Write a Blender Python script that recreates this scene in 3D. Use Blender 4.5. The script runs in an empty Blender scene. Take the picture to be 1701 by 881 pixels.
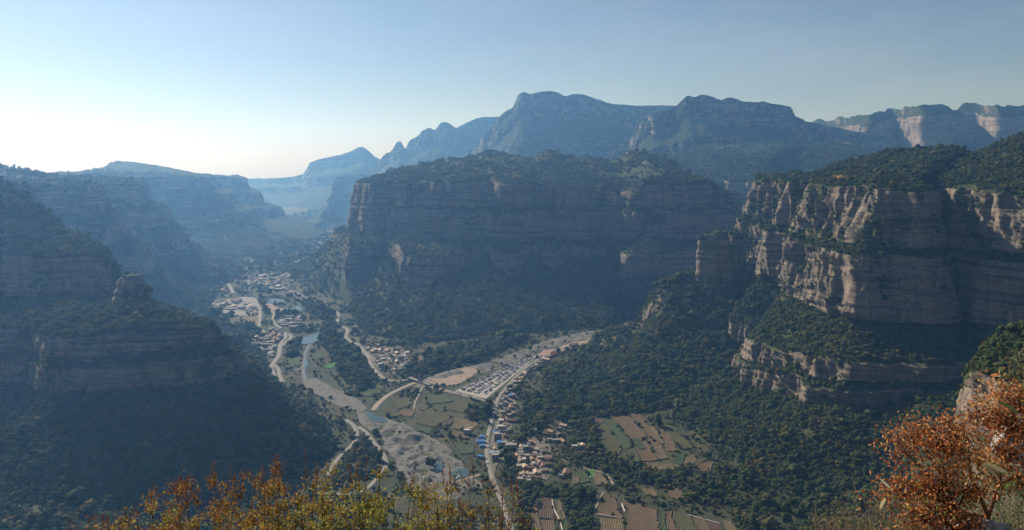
import bpy, bmesh, math, random
import numpy as np
from mathutils import Vector, Matrix

random.seed(7)
rng = np.random.default_rng(7)
R = math.radians
scene = bpy.context.scene
COL = scene.collection

# ------------------------------------------------------------------ camera
F, U0, VH, CAMZ = 1310.0, 850.5, 270.0, 360.0      # focal length and horizon of the photograph, in its pixels
cam_d = bpy.data.cameras.new('camera')
cam = bpy.data.objects.new('camera', cam_d)
COL.objects.link(cam)
cam.location = (0, 0, CAMZ)
cam.rotation_euler = (R(90), 0, 0)
cam_d.sensor_width = 36
cam_d.lens = F / 1701 * 36
cam_d.shift_y = -(440.5 - VH) / 1701
cam_d.clip_start = 0.1
cam_d.clip_end = 40000
scene.camera = cam

# ------------------------------------------------------------------ light
SUN_AZ, SUN_EL = -46.0, 35.0        # degrees; azimuth from the view direction, negative to the left
world = bpy.data.worlds.new('World')
scene.world = world
world.use_nodes = True
nt = world.node_tree
nt.nodes.clear()
sky = nt.nodes.new('ShaderNodeTexSky')
sky.sky_type = 'NISHITA'
sky.sun_disc = False
sky.sun_elevation = R(SUN_EL)
sky.sun_rotation = R(SUN_AZ)        # 0 is +Y, positive turns towards +X
sky.altitude = 900
sky.air_density = 1.0
sky.dust_density = 0.9
sky.ozone_density = 2.0
bg = nt.nodes.new('ShaderNodeBackground')
bg.inputs['Strength'].default_value = 0.05
wo = nt.nodes.new('ShaderNodeOutputWorld')
# very thin high cloud in the sky
tcw = nt.nodes.new('ShaderNodeTexCoord')
mpw = nt.nodes.new('ShaderNodeMapping')
mpw.inputs['Scale'].default_value = (1.6, 1.6, 7.0)
mpw.inputs['Rotation'].default_value = (0.0, 0.25, 0.4)
nzw = nt.nodes.new('ShaderNodeTexNoise')
nzw.inputs['Scale'].default_value = 1.8
nzw.inputs['Detail'].default_value = 6
nzw.inputs['Roughness'].default_value = 0.6
rmw = nt.nodes.new('ShaderNodeMapRange')
rmw.inputs['From Min'].default_value = 0.42
rmw.inputs['From Max'].default_value = 0.75
rmw.inputs['To Max'].default_value = 0.16
mxw = nt.nodes.new('ShaderNodeMix')
mxw.data_type = 'RGBA'
mxw.inputs[7].default_value = (9.0, 9.2, 9.4, 1)
nt.links.new(tcw.outputs['Generated'], mpw.inputs[0])
nt.links.new(mpw.outputs[0], nzw.inputs['Vector'])
nt.links.new(nzw.outputs['Fac'], rmw.inputs['Value'])
nt.links.new(rmw.outputs[0], mxw.inputs[0])
nt.links.new(sky.outputs[0], mxw.inputs[6])
nt.links.new(mxw.outputs[2], bg.inputs[0])
nt.links.new(bg.outputs[0], wo.inputs[0])

sun_d = bpy.data.lights.new('sun', 'SUN')
sun_d.energy = 5.0
sun_d.angle = R(0.5)
sun_d.color = (1.0, 0.94, 0.84)
sun = bpy.data.objects.new('sun', sun_d)
COL.objects.link(sun)
sdir = Vector((math.sin(R(SUN_AZ)) * math.cos(R(SUN_EL)), math.cos(R(SUN_AZ)) * math.cos(R(SUN_EL)), math.sin(R(SUN_EL))))
sun.rotation_euler = (-sdir).to_track_quat('-Z', 'Y').to_euler()
sun.location = sdir * 3000

scene.view_settings.view_transform = 'Standard'
scene.view_settings.look = 'None'
scene.view_settings.exposure = 0.6
scene.view_settings.gamma = 1.0
scene.cycles.max_bounces = 5
scene.cycles.diffuse_bounces = 2
scene.cycles.glossy_bounces = 2
scene.cycles.transmission_bounces = 2
scene.cycles.transparent_max_bounces = 8
scene.cycles.volume_bounces = 0
HAZE_DENSITY, HAZE_COLOR, HAZE_ANISO = 1.22e-4, (0.21, 0.49, 1.0), 0.52

# ------------------------------------------------------------------ numeric helpers
def hash3(ix, iy, iz, seed):
    h = (ix * 374761393 + iy * 668265263 + iz * 2147483647 + seed * 1274126177).astype(np.int64) & 0xffffffff
    h = ((h ^ (h >> 13)) * 1274126177) & 0xffffffff
    h = ((h ^ (h >> 16)) * 2246822519) & 0xffffffff
    return ((h ^ (h >> 15)) & 0xffffff) / float(0xffffff) * 2 - 1

def vnoise(x, y, z, seed=0):
    x, y, z = np.broadcast_arrays(np.asarray(x, float), np.asarray(y, float), np.asarray(z, float))
    fx, fy, fz = np.floor(x), np.floor(y), np.floor(z)
    ix, iy, iz = fx.astype(np.int64), fy.astype(np.int64), fz.astype(np.int64)
    tx, ty, tz = x - fx, y - fy, z - fz
    tx, ty, tz = (t * t * t * (t * (t * 6 - 15) + 10) for t in (tx, ty, tz))
    out = 0
    for dx in (0, 1):
        wx = tx if dx else 1 - tx
        for dy in (0, 1):
            wy = ty if dy else 1 - ty
            for dz in (0, 1):
                wz = tz if dz else 1 - tz
                out = out + wx * wy * wz * hash3(ix + dx, iy + dy, iz + dz, seed)
    return out

def fbm(x, y, z, octaves=4, seed=0, gain=0.5, lac=2.03):
    a, s, n = 1.0, 0.0, 0.0
    for o in range(octaves):
        s = s + a * vnoise(x, y, z, seed + o * 17)
        n += a
        a *= gain
        x, y, z = x * lac, y * lac, z * lac
    return s / n

def ridged(x, y, z, octaves=4, seed=0):
    a, s, n = 1.0, 0.0, 0.0
    for o in range(octaves):
        s = s + a * (1 - 2 * np.abs(vnoise(x, y, z, seed + o * 31)))
        n += a
        a *= 0.5
        x, y, z = x * 2.1, y * 2.1, z * 2.1
    return s / n

def floor_y(v, z=0.0):                # distance at which the photo's row v meets height z
    return (CAMZ - z) * F / (v - VH)

def fp(u, v, z=0.0):                  # photo pixel -> point on the valley floor
    y = floor_y(v, z)
    return ((u - U0) / F * y, y)

def wx(u, y):
    return (u - U0) / F * y

def wz(v, y):
    return CAMZ + (VH - v) / F * y

def project(x, y, z):
    return U0 + F * x / y, VH - F * (z - CAMZ) / y

def in_poly(px, py, poly):
    px, py = np.asarray(px), np.asarray(py)
    inside = np.zeros(px.shape, bool)
    n = len(poly)
    for i in range(n):
        x0, y0 = poly[i]
        x1, y1 = poly[(i + 1) % n]
        c = ((y0 > py) != (y1 > py)) & (px < (x1 - x0) * (py - y0) / ((y1 - y0) or 1e-9) + x0)
        inside ^= c
    return inside

def seg_dist(px, py, line):
    d = np.full(np.shape(px), 1e9)
    for (x0, y0), (x1, y1) in zip(line[:-1], line[1:]):
        dx, dy = x1 - x0, y1 - y0
        t = np.clip(((px - x0) * dx + (py - y0) * dy) / (dx * dx + dy * dy + 1e-9), 0, 1)
        d = np.minimum(d, np.hypot(px - x0 - t * dx, py - y0 - t * dy))
    return d

def smooth_line(pts, step):
    """Catmull-Rom through pts, resampled at about the given step."""
    P = np.array(pts, float)
    if len(P) < 3:
        n = max(2, int(np.linalg.norm(P[-1] - P[0]) / step) + 1)
        t = np.linspace(0, 1, n)[:, None]
        return P[0] * (1 - t) + P[-1] * t
    Q = np.vstack([2 * P[0] - P[1], P, 2 * P[-1] - P[-2]])
    out = []
    for i in range(1, len(Q) - 2):
        n = max(2, int(np.linalg.norm(Q[i + 1] - Q[i]) / step) + 1)
        t = np.linspace(0, 1, n, endpoint=False)[:, None]
        a, b, c, d = Q[i - 1], Q[i], Q[i + 1], Q[i + 2]
        out.append(0.5 * (2 * b + (c - a) * t + (2 * a - 5 * b + 4 * c - d) * t ** 2 + (3 * b - 3 * c + d - a) * t ** 3))
    out.append(P[-1:])
    return np.vstack(out)

# ------------------------------------------------------------------ object helpers
def mesh_np(name, V, faces, smooth=True):
    """Mesh from an (n,3) array and a list of (m,k) face arrays."""
    me = bpy.data.meshes.new(name)
    if not isinstance(faces, list):
        faces = [faces]
    faces = [np.asarray(f) for f in faces if len(f)]
    nl = sum(f.size for f in faces)
    npoly = sum(len(f) for f in faces)
    me.vertices.add(len(V))
    me.vertices.foreach_set('co', np.asarray(V, np.float32).ravel())
    me.loops.add(nl)
    me.polygons.add(npoly)
    me.loops.foreach_set('vertex_index', np.concatenate([f.ravel() for f in faces]).astype(np.int32))
    tot = np.concatenate([np.full(len(f), f.shape[1], np.int32) for f in faces])
    st = np.concatenate([[0], np.cumsum(tot)[:-1]]).astype(np.int32)
    me.polygons.foreach_set('loop_start', st)
    me.polygons.foreach_set('use_smooth', np.full(npoly, smooth))
    me.update(calc_edges=True)
    me.validate()
    return me

def link(name, me, mat=None, parent=None, **props):
    o = bpy.data.objects.new(name, me)
    COL.objects.link(o)
    if mat is not None and me is not None and len(me.materials) == 0:
        for m in (mat if isinstance(mat, (list, tuple)) else [mat]):
            me.materials.append(m)
    if parent is not None:
        o.parent = parent
    for k, v in props.items():
        o[k] = v
    return o

def grid_faces(nr, nc):
    i = np.arange(nr - 1)[:, None] * nc + np.arange(nc - 1)[None, :]
    return np.stack([i, i + 1, i + nc + 1, i + nc], -1).reshape(-1, 4)

# ------------------------------------------------------------------ materials
def new_mat(name):
    m = bpy.data.materials.new(name)
    m.use_nodes = True
    t = m.node_tree
    b = t.nodes['Principled BSDF']
    b.inputs['Roughness'].default_value = 0.9
    b.inputs['Specular IOR Level'].default_value = 0.2
    return m, t, b

def N(t, typ, **kw):
    n = t.nodes.new(typ)
    for k, v in kw.items():
        if k.startswith('i_'):
            key = k[2:]
            n.inputs[int(key) if key.isdigit() else key].default_value = v
        else:
            setattr(n, k, v)
    return n

def ramp(t, fac, stops):
    r = t.nodes.new('ShaderNodeValToRGB')
    e = r.color_ramp.elements
    while len(e) < len(stops):
        e.new(0.5)
    for el, (p, c) in zip(e, stops):
        el.position = p
        el.color = (*c, 1) if len(c) == 3 else c
    if fac is not None:
        t.links.new(fac, r.inputs[0])
    return r

def mix(t, fac, a, b, blend='MIX'):
    n = t.nodes.new('ShaderNodeMix')
    n.data_type = 'RGBA'
    n.blend_type = blend
    for sock, val in ((n.inputs[0], fac), (n.inputs[6], a), (n.inputs[7], b)):
        if isinstance(val, bpy.types.NodeSocket):
            t.links.new(val, sock)
        elif isinstance(val, (int, float)):
            sock.default_value = val
        else:
            sock.default_value = (*val, 1)
    return n.outputs[2]

def math_n(t, op, a, b=0.0, clamp=False):
    n = t.nodes.new('ShaderNodeMath')
    n.operation = op
    n.use_clamp = clamp
    for sock, val in ((n.inputs[0], a), (n.inputs[1], b)):
        if isinstance(val, bpy.types.NodeSocket):
            t.links.new(val, sock)
        else:
            sock.default_value = val
    return n.outputs[0]

def noise(t, coord, scale, detail=4, rough=0.55, map_scale=None):
    if map_scale is not None:
        mp = t.nodes.new('ShaderNodeMapping')
        mp.inputs['Scale'].default_value = map_scale
        t.links.new(coord, mp.inputs[0])
        coord = mp.outputs[0]
    n = t.nodes.new('ShaderNodeTexNoise')
    n.inputs['Scale'].default_value = scale
    n.inputs['Detail'].default_value = detail
    n.inputs['Roughness'].default_value = rough
    t.links.new(coord, n.inputs['Vector'])
    return n.outputs['Fac']

def mountain_material(name, rock_a, rock_b, rock_c, veg_a, veg_b, veg_c, bump_scale=0.25, crown=0.0):
    m, t, b = new_mat(name)
    pos = t.nodes.new('ShaderNodeNewGeometry')
    P = pos.outputs['Position']
    sep = t.nodes.new('ShaderNodeSeparateXYZ')
    t.links.new(pos.outputs['Normal'], sep.inputs[0])
    at = N(t, 'ShaderNodeAttribute', attribute_name='rock')
    n_big = noise(t, P, 0.02, 5, 0.6)
    n_mid = noise(t, P, 0.12, 5, 0.62)
    # steepness -> bare rock
    st = math_n(t, 'SUBTRACT', 0.92, sep.outputs[2])
    st = math_n(t, 'MULTIPLY', st, 1.9)
    st = math_n(t, 'ADD', st, math_n(t, 'MULTIPLY', math_n(t, 'SUBTRACT', n_mid, 0.5), 1.5))
    st = math_n(t, 'SUBTRACT', st, 0.30)
    st = math_n(t, 'ADD', st, math_n(t, 'MULTIPLY', math_n(t, 'SUBTRACT', at.outputs['Fac'], 1.0), 1.3))
    rockf = math_n(t, 'MULTIPLY', st, 3.0, True)
    # strata and streaks
    strata = noise(t, P, 1.0, 5, 0.65, (0.006, 0.006, 0.16))
    streak = noise(t, P, 1.0, 4, 0.6, (0.14, 0.14, 0.012))
    fine = noise(t, P, 0.5, 6, 0.65)
    r1 = ramp(t, strata, [(0.32, rock_b), (0.46, rock_a), (0.55, rock_c), (0.68, rock_a)])
    r2 = mix(t, ramp(t, streak, [(0.42, (0, 0, 0)), (0.68, (0.65, 0.65, 0.65))]).outputs[0], r1.outputs[0], rock_b)
    r3 = mix(t, 0.6, r2, ramp(t, fine, [(0.3, (0.45, 0.45, 0.47)), (0.7, (1.25, 1.22, 1.18))]).outputs[0], 'MULTIPLY')
    vg = ramp(t, n_big, [(0.3, veg_a), (0.5, veg_b), (0.68, veg_c)])
    vg2 = mix(t, 0.7, vg.outputs[0], ramp(t, n_mid, [(0.3, (0.5, 0.5, 0.5)), (0.7, (1.35, 1.35, 1.3))]).outputs[0], 'MULTIPLY')
    t.links.new(mix(t, rockf, vg2, r3), b.inputs['Base Color'])
    bp = t.nodes.new('ShaderNodeBump')
    bp.inputs['Strength'].default_value = 0.9
    bp.inputs['Distance'].default_value = 1.2
    h = math_n(t, 'ADD', noise(t, P, bump_scale, 6, 0.7), math_n(t, 'MULTIPLY', strata, 1.2))
    t.links.new(h, bp.inputs['Height'])
    nrm = bp.outputs[0]
    if crown:
        vo = t.nodes.new('ShaderNodeTexVoronoi')
        vo.inputs['Scale'].default_value = crown
        t.links.new(P, vo.inputs['Vector'])
        b2 = t.nodes.new('ShaderNodeBump')
        b2.inputs['Strength'].default_value = 1.0
        b2.inputs['Distance'].default_value = 7.0
        b2.invert = True
        t.links.new(math_n(t, 'MULTIPLY', vo.outputs['Distance'], math_n(t, 'SUBTRACT', 1.0, rockf)), b2.inputs['Height'])
        t.links.new(nrm, b2.inputs['Normal'])
        nrm = b2.outputs[0]
    t.links.new(nrm, b.inputs['Normal'])
    b.inputs['Roughness'].default_value = 0.95
    b.inputs['Specular IOR Level'].default_value = 0.1
    return m

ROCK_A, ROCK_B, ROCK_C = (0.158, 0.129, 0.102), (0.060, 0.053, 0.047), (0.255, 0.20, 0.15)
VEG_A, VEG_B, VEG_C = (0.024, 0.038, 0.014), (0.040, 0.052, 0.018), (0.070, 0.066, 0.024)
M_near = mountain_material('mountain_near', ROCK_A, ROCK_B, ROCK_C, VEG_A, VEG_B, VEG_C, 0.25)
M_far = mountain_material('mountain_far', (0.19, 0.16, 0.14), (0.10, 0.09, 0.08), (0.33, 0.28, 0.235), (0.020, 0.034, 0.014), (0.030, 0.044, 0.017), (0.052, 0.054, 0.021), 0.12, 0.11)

# ------------------------------------------------------------------ landforms
LOFTS = []     # (name, V grid, type grid) kept for planting

def loft(name, cols, bands, nc, mat, rough=1.0, seed=0, buttress=10.0, foot_noise=10.0, wander=10.0, normals=None, strata=2.2, plant=True, mid=None, bare=1.0, green=0.0, joint=1.0, bare_below=-99):
    """cols: one list of (x,y,z) per station along the landform, all with the same number of rails, ordered from the
    top at the back down to the toe; bands: (kind, rows) between one rail and the next, kind 'c' cliff or 'f' forested slope."""
    A = np.array(cols, float)                       # station, rail, xyz
    ref = A[:, mid if mid is not None else A.shape[1] // 2, :2]
    L = np.concatenate([[0], np.cumsum(np.hypot(*np.diff(ref, axis=0).T))])
    s = np.linspace(0, L[-1], nc)
    # cubic (finite-difference tangents) along the landform
    T = np.gradient(A, L, axis=0)
    k = np.clip(np.searchsorted(L, s, side='right') - 1, 0, len(L) - 2)
    h = (L[k + 1] - L[k])[:, None, None]
    u = ((s - L[k]) / (L[k + 1] - L[k]))[:, None, None]
    G = ((2 * u ** 3 - 3 * u ** 2 + 1) * A[k] + (u ** 3 - 2 * u ** 2 + u) * h * T[k] * 0.8
         + (-2 * u ** 3 + 3 * u ** 2) * A[k + 1] + (u ** 3 - u ** 2) * h * T[k + 1] * 0.8)
    # outward horizontal direction from the cliff rails
    ra = [i for i, (b, _) in enumerate(bands) if b == 'c'] or [len(bands) // 2]
    tan = np.gradient(G[:, ra[0], :2], axis=0)
    w = max(3, nc // 60)
    ker = np.ones(2 * w + 1) / (2 * w + 1)
    tan = np.stack([np.convolve(np.pad(tan[:, i], w, mode='edge'), ker, mode='valid') for i in (0, 1)], 1)
    tan /= np.linalg.norm(tan, axis=1, keepdims=True) + 1e-9
    out = np.stack([tan[:, 1], -tan[:, 0]], 1)
    if np.mean(np.sum(out * (G[:, -1, :2] - G[:, ra[0], :2]), 1)) < 0:
        out = -out
    # every rail wanders a little of its own accord
    for r in range(G.shape[1]):
        fr = 0.35 if r == G.shape[1] - 1 else 1.0
        q = fbm(s / 90.0, r * 0.37 + 0 * s, 3.3 + 0 * s, 4, seed + 5) * wander * fr
        G[:, r, :2] += out * q[:, None]
        if 0 < r < G.shape[1] - 1:
            is_foot = bands[r - 1][0] == 'c'
            G[:, r, 2] += fbm(s / 55.0, r * 1.7 + 0 * s, 9.1 + 0 * s, 4, seed + 9) * foot_noise * (1.0 if is_foot else 0.35)
    rows, kind = [], []
    for r, (b, n) in enumerate(bands):
        t = np.linspace(0, 1, n, endpoint=(r == len(bands) - 1))
        for tt in t:
            e = tt if b == 'c' else tt
            rows.append(G[:, r] * (1 - e) + G[:, r + 1] * e)
            edge = min(tt, 1 - tt) if b == 'c' else 0
            kind.append((1.0 if b == 'c' else 0.0))
    V = np.array(rows)                              # row, col, xyz
    kd = np.array(kind)
    # soften the change of kind over a couple of rows
    kw = np.convolve(np.pad(kd, 2, mode='edge'), [0.1, 0.2, 0.4, 0.2, 0.1], mode='valid')[:, None]
    x, y, z = V[..., 0].copy(), V[..., 1].copy(), V[..., 2].copy()
    sc = rough
    # rock faces: buttresses, joints, bedding
    big = ridged(x / (62 * sc), y / (62 * sc), z / (320 * sc), 3, seed + 1)
    pil = ridged(x / (21 * sc), y / (21 * sc), z / (150 * sc) + 7.7, 2, seed + 14)
    med = fbm(x / (13 * sc), y / (13 * sc), z / (48 * sc), 3, seed + 2)
    med = np.sign(med) * np.abs(med) ** 0.7
    blk = np.round(vnoise(x / (8 * sc), y / (8 * sc), z / (13 * sc), seed + 3) * 3) / 3
    zz = z + 3.0 * vnoise(x / 80, y / 80, 0 * x, seed + 11)
    bedp = np.clip(0.55 + 1.3 * fbm(x / 55, y / 55, z / 40, 2, seed + 12), 0.05, 1.3)
    bed = np.clip(vnoise(x / (110 * sc), y / (110 * sc), zz / (6.5 * sc), seed + 4) * 2.2, -1, 1)
    bed = bed + 0.5 * np.clip(vnoise(x / 60, y / 60, zz / 2.6, seed + 6) * 2, -1, 1)
    d = kw * (buttress * big + joint * (0.32 * buttress * pil + 3.6 * sc * med + 2.2 * sc * blk) + strata * sc * bed * bedp)
    # overgrown recesses and ledges of the rock
    vegm = np.clip((fbm(x / (30 * sc), y / (30 * sc), z / (60 * sc) + 2.2, 3, seed + 15) * 1.5 - 0.55 * big - 0.28 * pil + 0.10 + green) * 2.6, 0, 1) * kw
    vegm = np.where(z < bare_below, vegm * .3, vegm)
    # slopes: gullies and hummocks
    gul = ridged(x / (75 * sc), y / (75 * sc), 0 * z + 1.7, 3, seed + 7)
    hum = fbm(x / (26 * sc), y / (26 * sc), 0 * z + 2.7, 4, seed + 8)
    fade = np.ones(len(kd))
    fade[-max(2, bands[-1][1] // 3):] = np.linspace(1, 0.1, max(2, bands[-1][1] // 3))
    dz = (1 - kw) * fade[:, None] * (6.5 * sc * gul + 4.5 * sc * hum)
    V[..., 0] += out[None, :, 0] * d
    V[..., 1] += out[None, :, 1] * d
    V[..., 2] += dz
    nr = V.shape[0]
    f = grid_faces(nr, nc)
    me = mesh_np(name, V.reshape(-1, 3), f)
    # face up / outwards
    o = link(name, me, mat, kind='structure')
    a = me.attributes.new('rock', 'FLOAT', 'POINT')
    a.data.foreach_set('value', np.clip((kw * 1.15 + 0.10) * bare * (1 - 0.75 * vegm), 0, 1).astype(np.float32).ravel())
    e1 = V[1:, :-1] - V[:-1, :-1]
    e2 = V[:-1, 1:] - V[:-1, :-1]
    nrm = np.cross(e1, e2)
    if np.mean(nrm[..., 2]) < 0:
        me.flip_normals()
        nrm = -nrm
    LOFTS.append(dict(name=name, V=V, nrm=nrm, kind=kw, plant=plant, veg=vegm))
    return o

def section(px, py, nx, ny, prof):
    l = math.hypot(nx, ny)
    nx, ny = nx / l, ny / l
    return [(px + nx * o, py + ny * o, z) for o, z in prof]

# --- right massif: west wall running away from us, corner, shaded south face, second buttress
A_cols = []
def a_col(px, py, nx, ny, crest=(-230, 385), rim=325, mid=245, foot=158, bench=(95, 100), bfoot=50, toe=200, back=None):
    bo, bz = bench
    A_cols.append(section(px, py, nx, ny, [
        (-300, 300), (-200, 340), (-34, rim + 5), (-6, rim + 1), (0, rim), (18, mid + 4), (27, mid - 3), (42, foot),
        (42 + (bo - 42) * 0.55, foot - (foot - bz) * 0.62), (bo, bz), (bo + 5, bz - (bz - bfoot) * 0.5), (bo + 13, bz - (bz - bfoot) * 0.58), (bo + 18, bfoot),
        (bo + 18 + (toe - bo - 18) * 0.45, bfoot * 0.42), (toe, -6)]))
a_col(600, 1800, -0.3, 0.95, (-120, 330), 320, 250, 160, (60, 85), 40, 170)
a_col(500, 1590, -0.85, 0.5, (-110, 332), 322, 250, 165, (80, 84), 34, 180)
a_col(490, 1490, -1, 0.1, (-120, 338), 325, 248, 163, (108, 82), 30, 200)
a_col(528, 1432, -1, 0.05, (-170, 356), 325, 242, 162, (92, 82), 34, 205)
a_col(484, 1380, -1, 0.0, (-170, 356), 325, 246, 160, (104, 80), 26, 225)
a_col(520, 1322, -1, -0.02, (-170, 356), 325, 242, 160, (84, 82), 28, 235)
a_col(478, 1260, -1, -0.05, (-220, 378), 325, 243, 156, (98, 84), 30, 245)
a_col(476, 1150, -0.97, -0.25, (-250, 386), 325, 243, 152, (98, 96), 36, 255)
a_col(488, 1070, -0.72, -0.7, (-260, 391), 324, 243, 150, (94, 110), 52, 260)
a_col(545, 1052, -0.1, -1, (-300, 396), 323, 240, 148, (80, 116), 66, 240)
a_col(604, 1130, -0.15, -1, (-290, 385), 323, 240, 148, (95, 112), 66, 240)
a_col(628, 1045, -0.72, -0.7, (-270, 400), 322, 240, 150, (80, 112), 68, 230)
a_col(662, 985, -0.72, -0.7, (-300, 440), 322, 240, 150, (80, 112), 68, 230)
a_col(760, 930, -0.1, -1, (-330, 460), 322, 240, 150, (80, 112), 68, 230)
a_col(960, 930, 0.1, -1, (-330, 460), 322, 240, 150, (80, 112), 68, 230)
for c_, q in zip(A_cols, [(600, 1800, 320), (605, 1620, 324), (630, 1560, 342), (641, 1530, 351), (652, 1500, 360), (664, 1475, 367), (675, 1450, 372), (700, 1425, 376), (726, 1400, 379), (773, 1370, 381), (785, 1350, 371), (802, 1330, 380), (837, 1290, 404), (900, 1250, 440), (1040, 1250, 450)]):
    c_[1] = q
    c_[0] = (q[0] + 160, q[1] + 260, q[2] - 40)
loft('cliff_massif', A_cols,
     [('f', 14), ('f', 60), ('f', 8), ('f', 3), ('c', 52), ('f', 8), ('c', 58), ('f', 20), ('f', 20), ('c', 22), ('f', 6), ('c', 20), ('f', 30), ('f', 36)],
     860, M_near, 1.0, 11, buttress=21.0, mid=7, strata=1.6, green=.30, bare_below=130)

# --- forested spur between the massif and the side valley
D = [
    [(520, 1660, 160), (440, 1560, 165), (430, 1500, 150), (425, 1480, 130), (400, 1400, 60), (380, 1240, -6)],
    [(400, 1640, 60), (385, 1540, 150), (378, 1510, 144), (372, 1490, 126), (340, 1390, 60), (250, 1150, -6)],
    [(330, 1640, 30), (322, 1520, 140), (318, 1495, 136), (312, 1475, 112), (280, 1360, 50), (170, 1110, -6)],
    [(290, 1640, 10), (285, 1510, 124), (280, 1482, 116), (272, 1464, 84), (230, 1330, 36), (110, 1095, -6)],
    [(268, 1630, 0), (264, 1520, 92), (260, 1490, 86), (254, 1474, 52), (215, 1335, 30), (90, 1105, -6)],
    [(240, 1620, -6), (240, 1525, 44), (236, 1495, 42), (230, 1476, 22), (185, 1340, 18), (50, 1150, -6)],
    [(210, 1620, -6), (208, 1540, 34), (204, 1500, 32), (199, 1485, 12), (150, 1350, 10), (25, 1215, -6)],
    [(185, 1640, -6), (182, 1570, 20), (180, 1520, 18), (172, 1504, 4), (120, 1390, 2), (40, 1310, -6)],
    [(170, 1660, -6), (168, 1620, 4), (164, 1580, 2), (158, 1560, -3), (115, 1450, -4), (70, 1400, -6)]]
loft('forested_spur', D, [('f', 24), ('f', 14), ('c', 16), ('f', 36), ('f', 60)], 260, M_near, 0.8, 37, buttress=6, foot_noise=7, wander=8, mid=2)

# --- rounded rock behind the spur
def dome(name, cx, cy, rx, ry, z0, z1, seed, mat, n=120, m=60, prof=(0.0, 0.55, 0.84, 0.98, 1.04, 1.16)):
    th = np.linspace(0, 2 * math.pi, n)[None, :]
    t = np.linspace(0, 1, m)[:, None]
    prof_r = np.interp(t, [0, 0.12, 0.28, 0.5, 0.8, 1.0], prof)
    prof_z = np.interp(t, [0, 0.12, 0.28, 0.5, 0.8, 1.0], [1.0, 0.97, 0.86, 0.6, 0.25, -0.1])
    lob = 1 + 0.16 * fbm(np.cos(th) * 1.6, np.sin(th) * 1.6, 0 * th + 4.4, 3, seed)
    x = cx + rx * prof_r * np.cos(th) * lob
    y = cy + ry * prof_r * np.sin(th) * lob
    z = z0 + (z1 - z0) * prof_z + 0 * th
    b = np.clip(vnoise(x / 150, y / 150, z / 5, seed + 2) * 2, -1, 1)
    d = 1.3 * b + 3.5 * fbm(x / 12, y / 12, z / 40, 3, seed + 3)
    w = np.clip((t - 0.15) * 6, 0, 1)
    x, y = x + np.cos(th) * d * w, y + np.sin(th) * d * w
    V = np.stack([x, y, z], -1)
    me = mesh_np(name, V.reshape(-1, 3), grid_faces(m, n))
    e1 = V[1:, :-1] - V[:-1, :-1]
    e2 = V[:-1, 1:] - V[:-1, :-1]
    nrm = np.cross(e1, e2)
    if np.mean(nrm[..., 2]) < 0:
        me.flip_normals()
        nrm = -nrm
    o = link(name, me, mat, kind='structure')
    a = me.attributes.new('rock', 'FLOAT', 'POINT')
    a.data.foreach_set('value', np.ones(V.shape[0] * V.shape[1], np.float32))
    LOFTS.append(dict(name=name, V=V, nrm=nrm, kind=np.clip((t - 0.2) * 5, 0, 1), plant=True, veg=0 * V[..., 0]))
    return o
dome('rock_dome', wx(1187, 1500), 1500, 36, 22, 120, 226, 71, M_near)
dome('rock_dome', wx(1226, 1530), 1530, 30, 26, 120, 224, 75, M_near)

# --- the mesa in the middle
M_cols = []
def m_col(px, py, nx, ny, rim=304, mid=235, foot=163, bench=(70, 150), bfoot=95, toe=400, crest=(-420, 372)):
    bo, bz = bench
    M_cols.append(section(px, py, nx, ny, [
        (crest[0] - 350, crest[1] - 60), crest, (-150, rim + 22), (-8, rim + 2), (0, rim), (10, mid + 4), (18, mid), (26, foot),
        (bo, bz), (bo + 14, bfoot), (bo + 14 + (toe - bo - 14) * 0.5, bfoot * 0.38), (toe, -6)]))
M_spec = [   # rim point, facing, bench, foot of the bench cliff, skyline (photo u, v, distance), toe (photo u, v)
    (-300, 3100, -1, .3, 304, (70, 150), 95, (735, 300, 3300), None),
    (-438, 2650, -1, .05, 302, (60, 148), 136, (650, 290, 2800), (474, 446)),
    (-456, 2370, -.88, -.45, 300, (66, 148), 132, (645, 285, 2690), (504, 476)),
    (-425, 2270, -.6, -.8, 300, (52, 148), 126, (668, 281, 2650), (548, 492)),
    (-375, 2215, -.35, -.93, 303, (135, 136), 76, (690, 275, 2610), (574, 504)),
    (-310, 2150, -.2, -1, 304, (48, 150), 120, (740, 268, 2570), (588, 526)),
    (-250, 2125, -.1, -1, 304, (160, 130), 64, (765, 266, 2560), (600, 552)),
    (-195, 2108, 0, -1, 304, (178, 126), 60, (790, 262, 2550), (650, 568)),
    (-145, 2085, 0, -1, 305, (120, 136), 76, (815, 253, 2560), (715, 573)),
    (-70, 2085, 0, -1, 306, (42, 148), 122, (850, 259, 2560), (780, 564)),
    (5, 2055, 0, -1, 308, (112, 136), 84, (868, 262, 2560), (830, 562)),
    (45, 2085, 0.05, -1, 304, (45, 146), 120, (885, 263, 2560), (865, 558)),
    (92, 2095, 0.05, -1, 298, (108, 136), 88, (912, 252, 2560), (900, 555)),
    (150, 2085, 0, -1, 288, (46, 148), 118, (940, 261, 2550), (945, 550)),
    (200, 2080, 0, -1, 286, (90, 140), 100, (975, 264, 2540), (985, 546)),
    (290, 2068, -.15, -1, 282, (44, 148), 116, (1020, 267, 2500), (1010, 543)),
    (332, 1995, -.5, -.87, 304, (105, 140), 74, (1055, 255, 2450), (1030, 538)),
    (425, 2010, .1, -1, 306, (60, 145), 98, (1085, 258, 2450), (1078, 523)),
    (530, 2090, .45, -.9, 300, (60, 140), 100, (1125, 277, 2450), None),
    (650, 2260, .8, -.6, 246, (60, 130), 95, (1185, 312, 2480), None),
    (800, 2600, .9, -.4, 220, (60, 130), 95, (1260, 330, 2850), None)]
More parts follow.
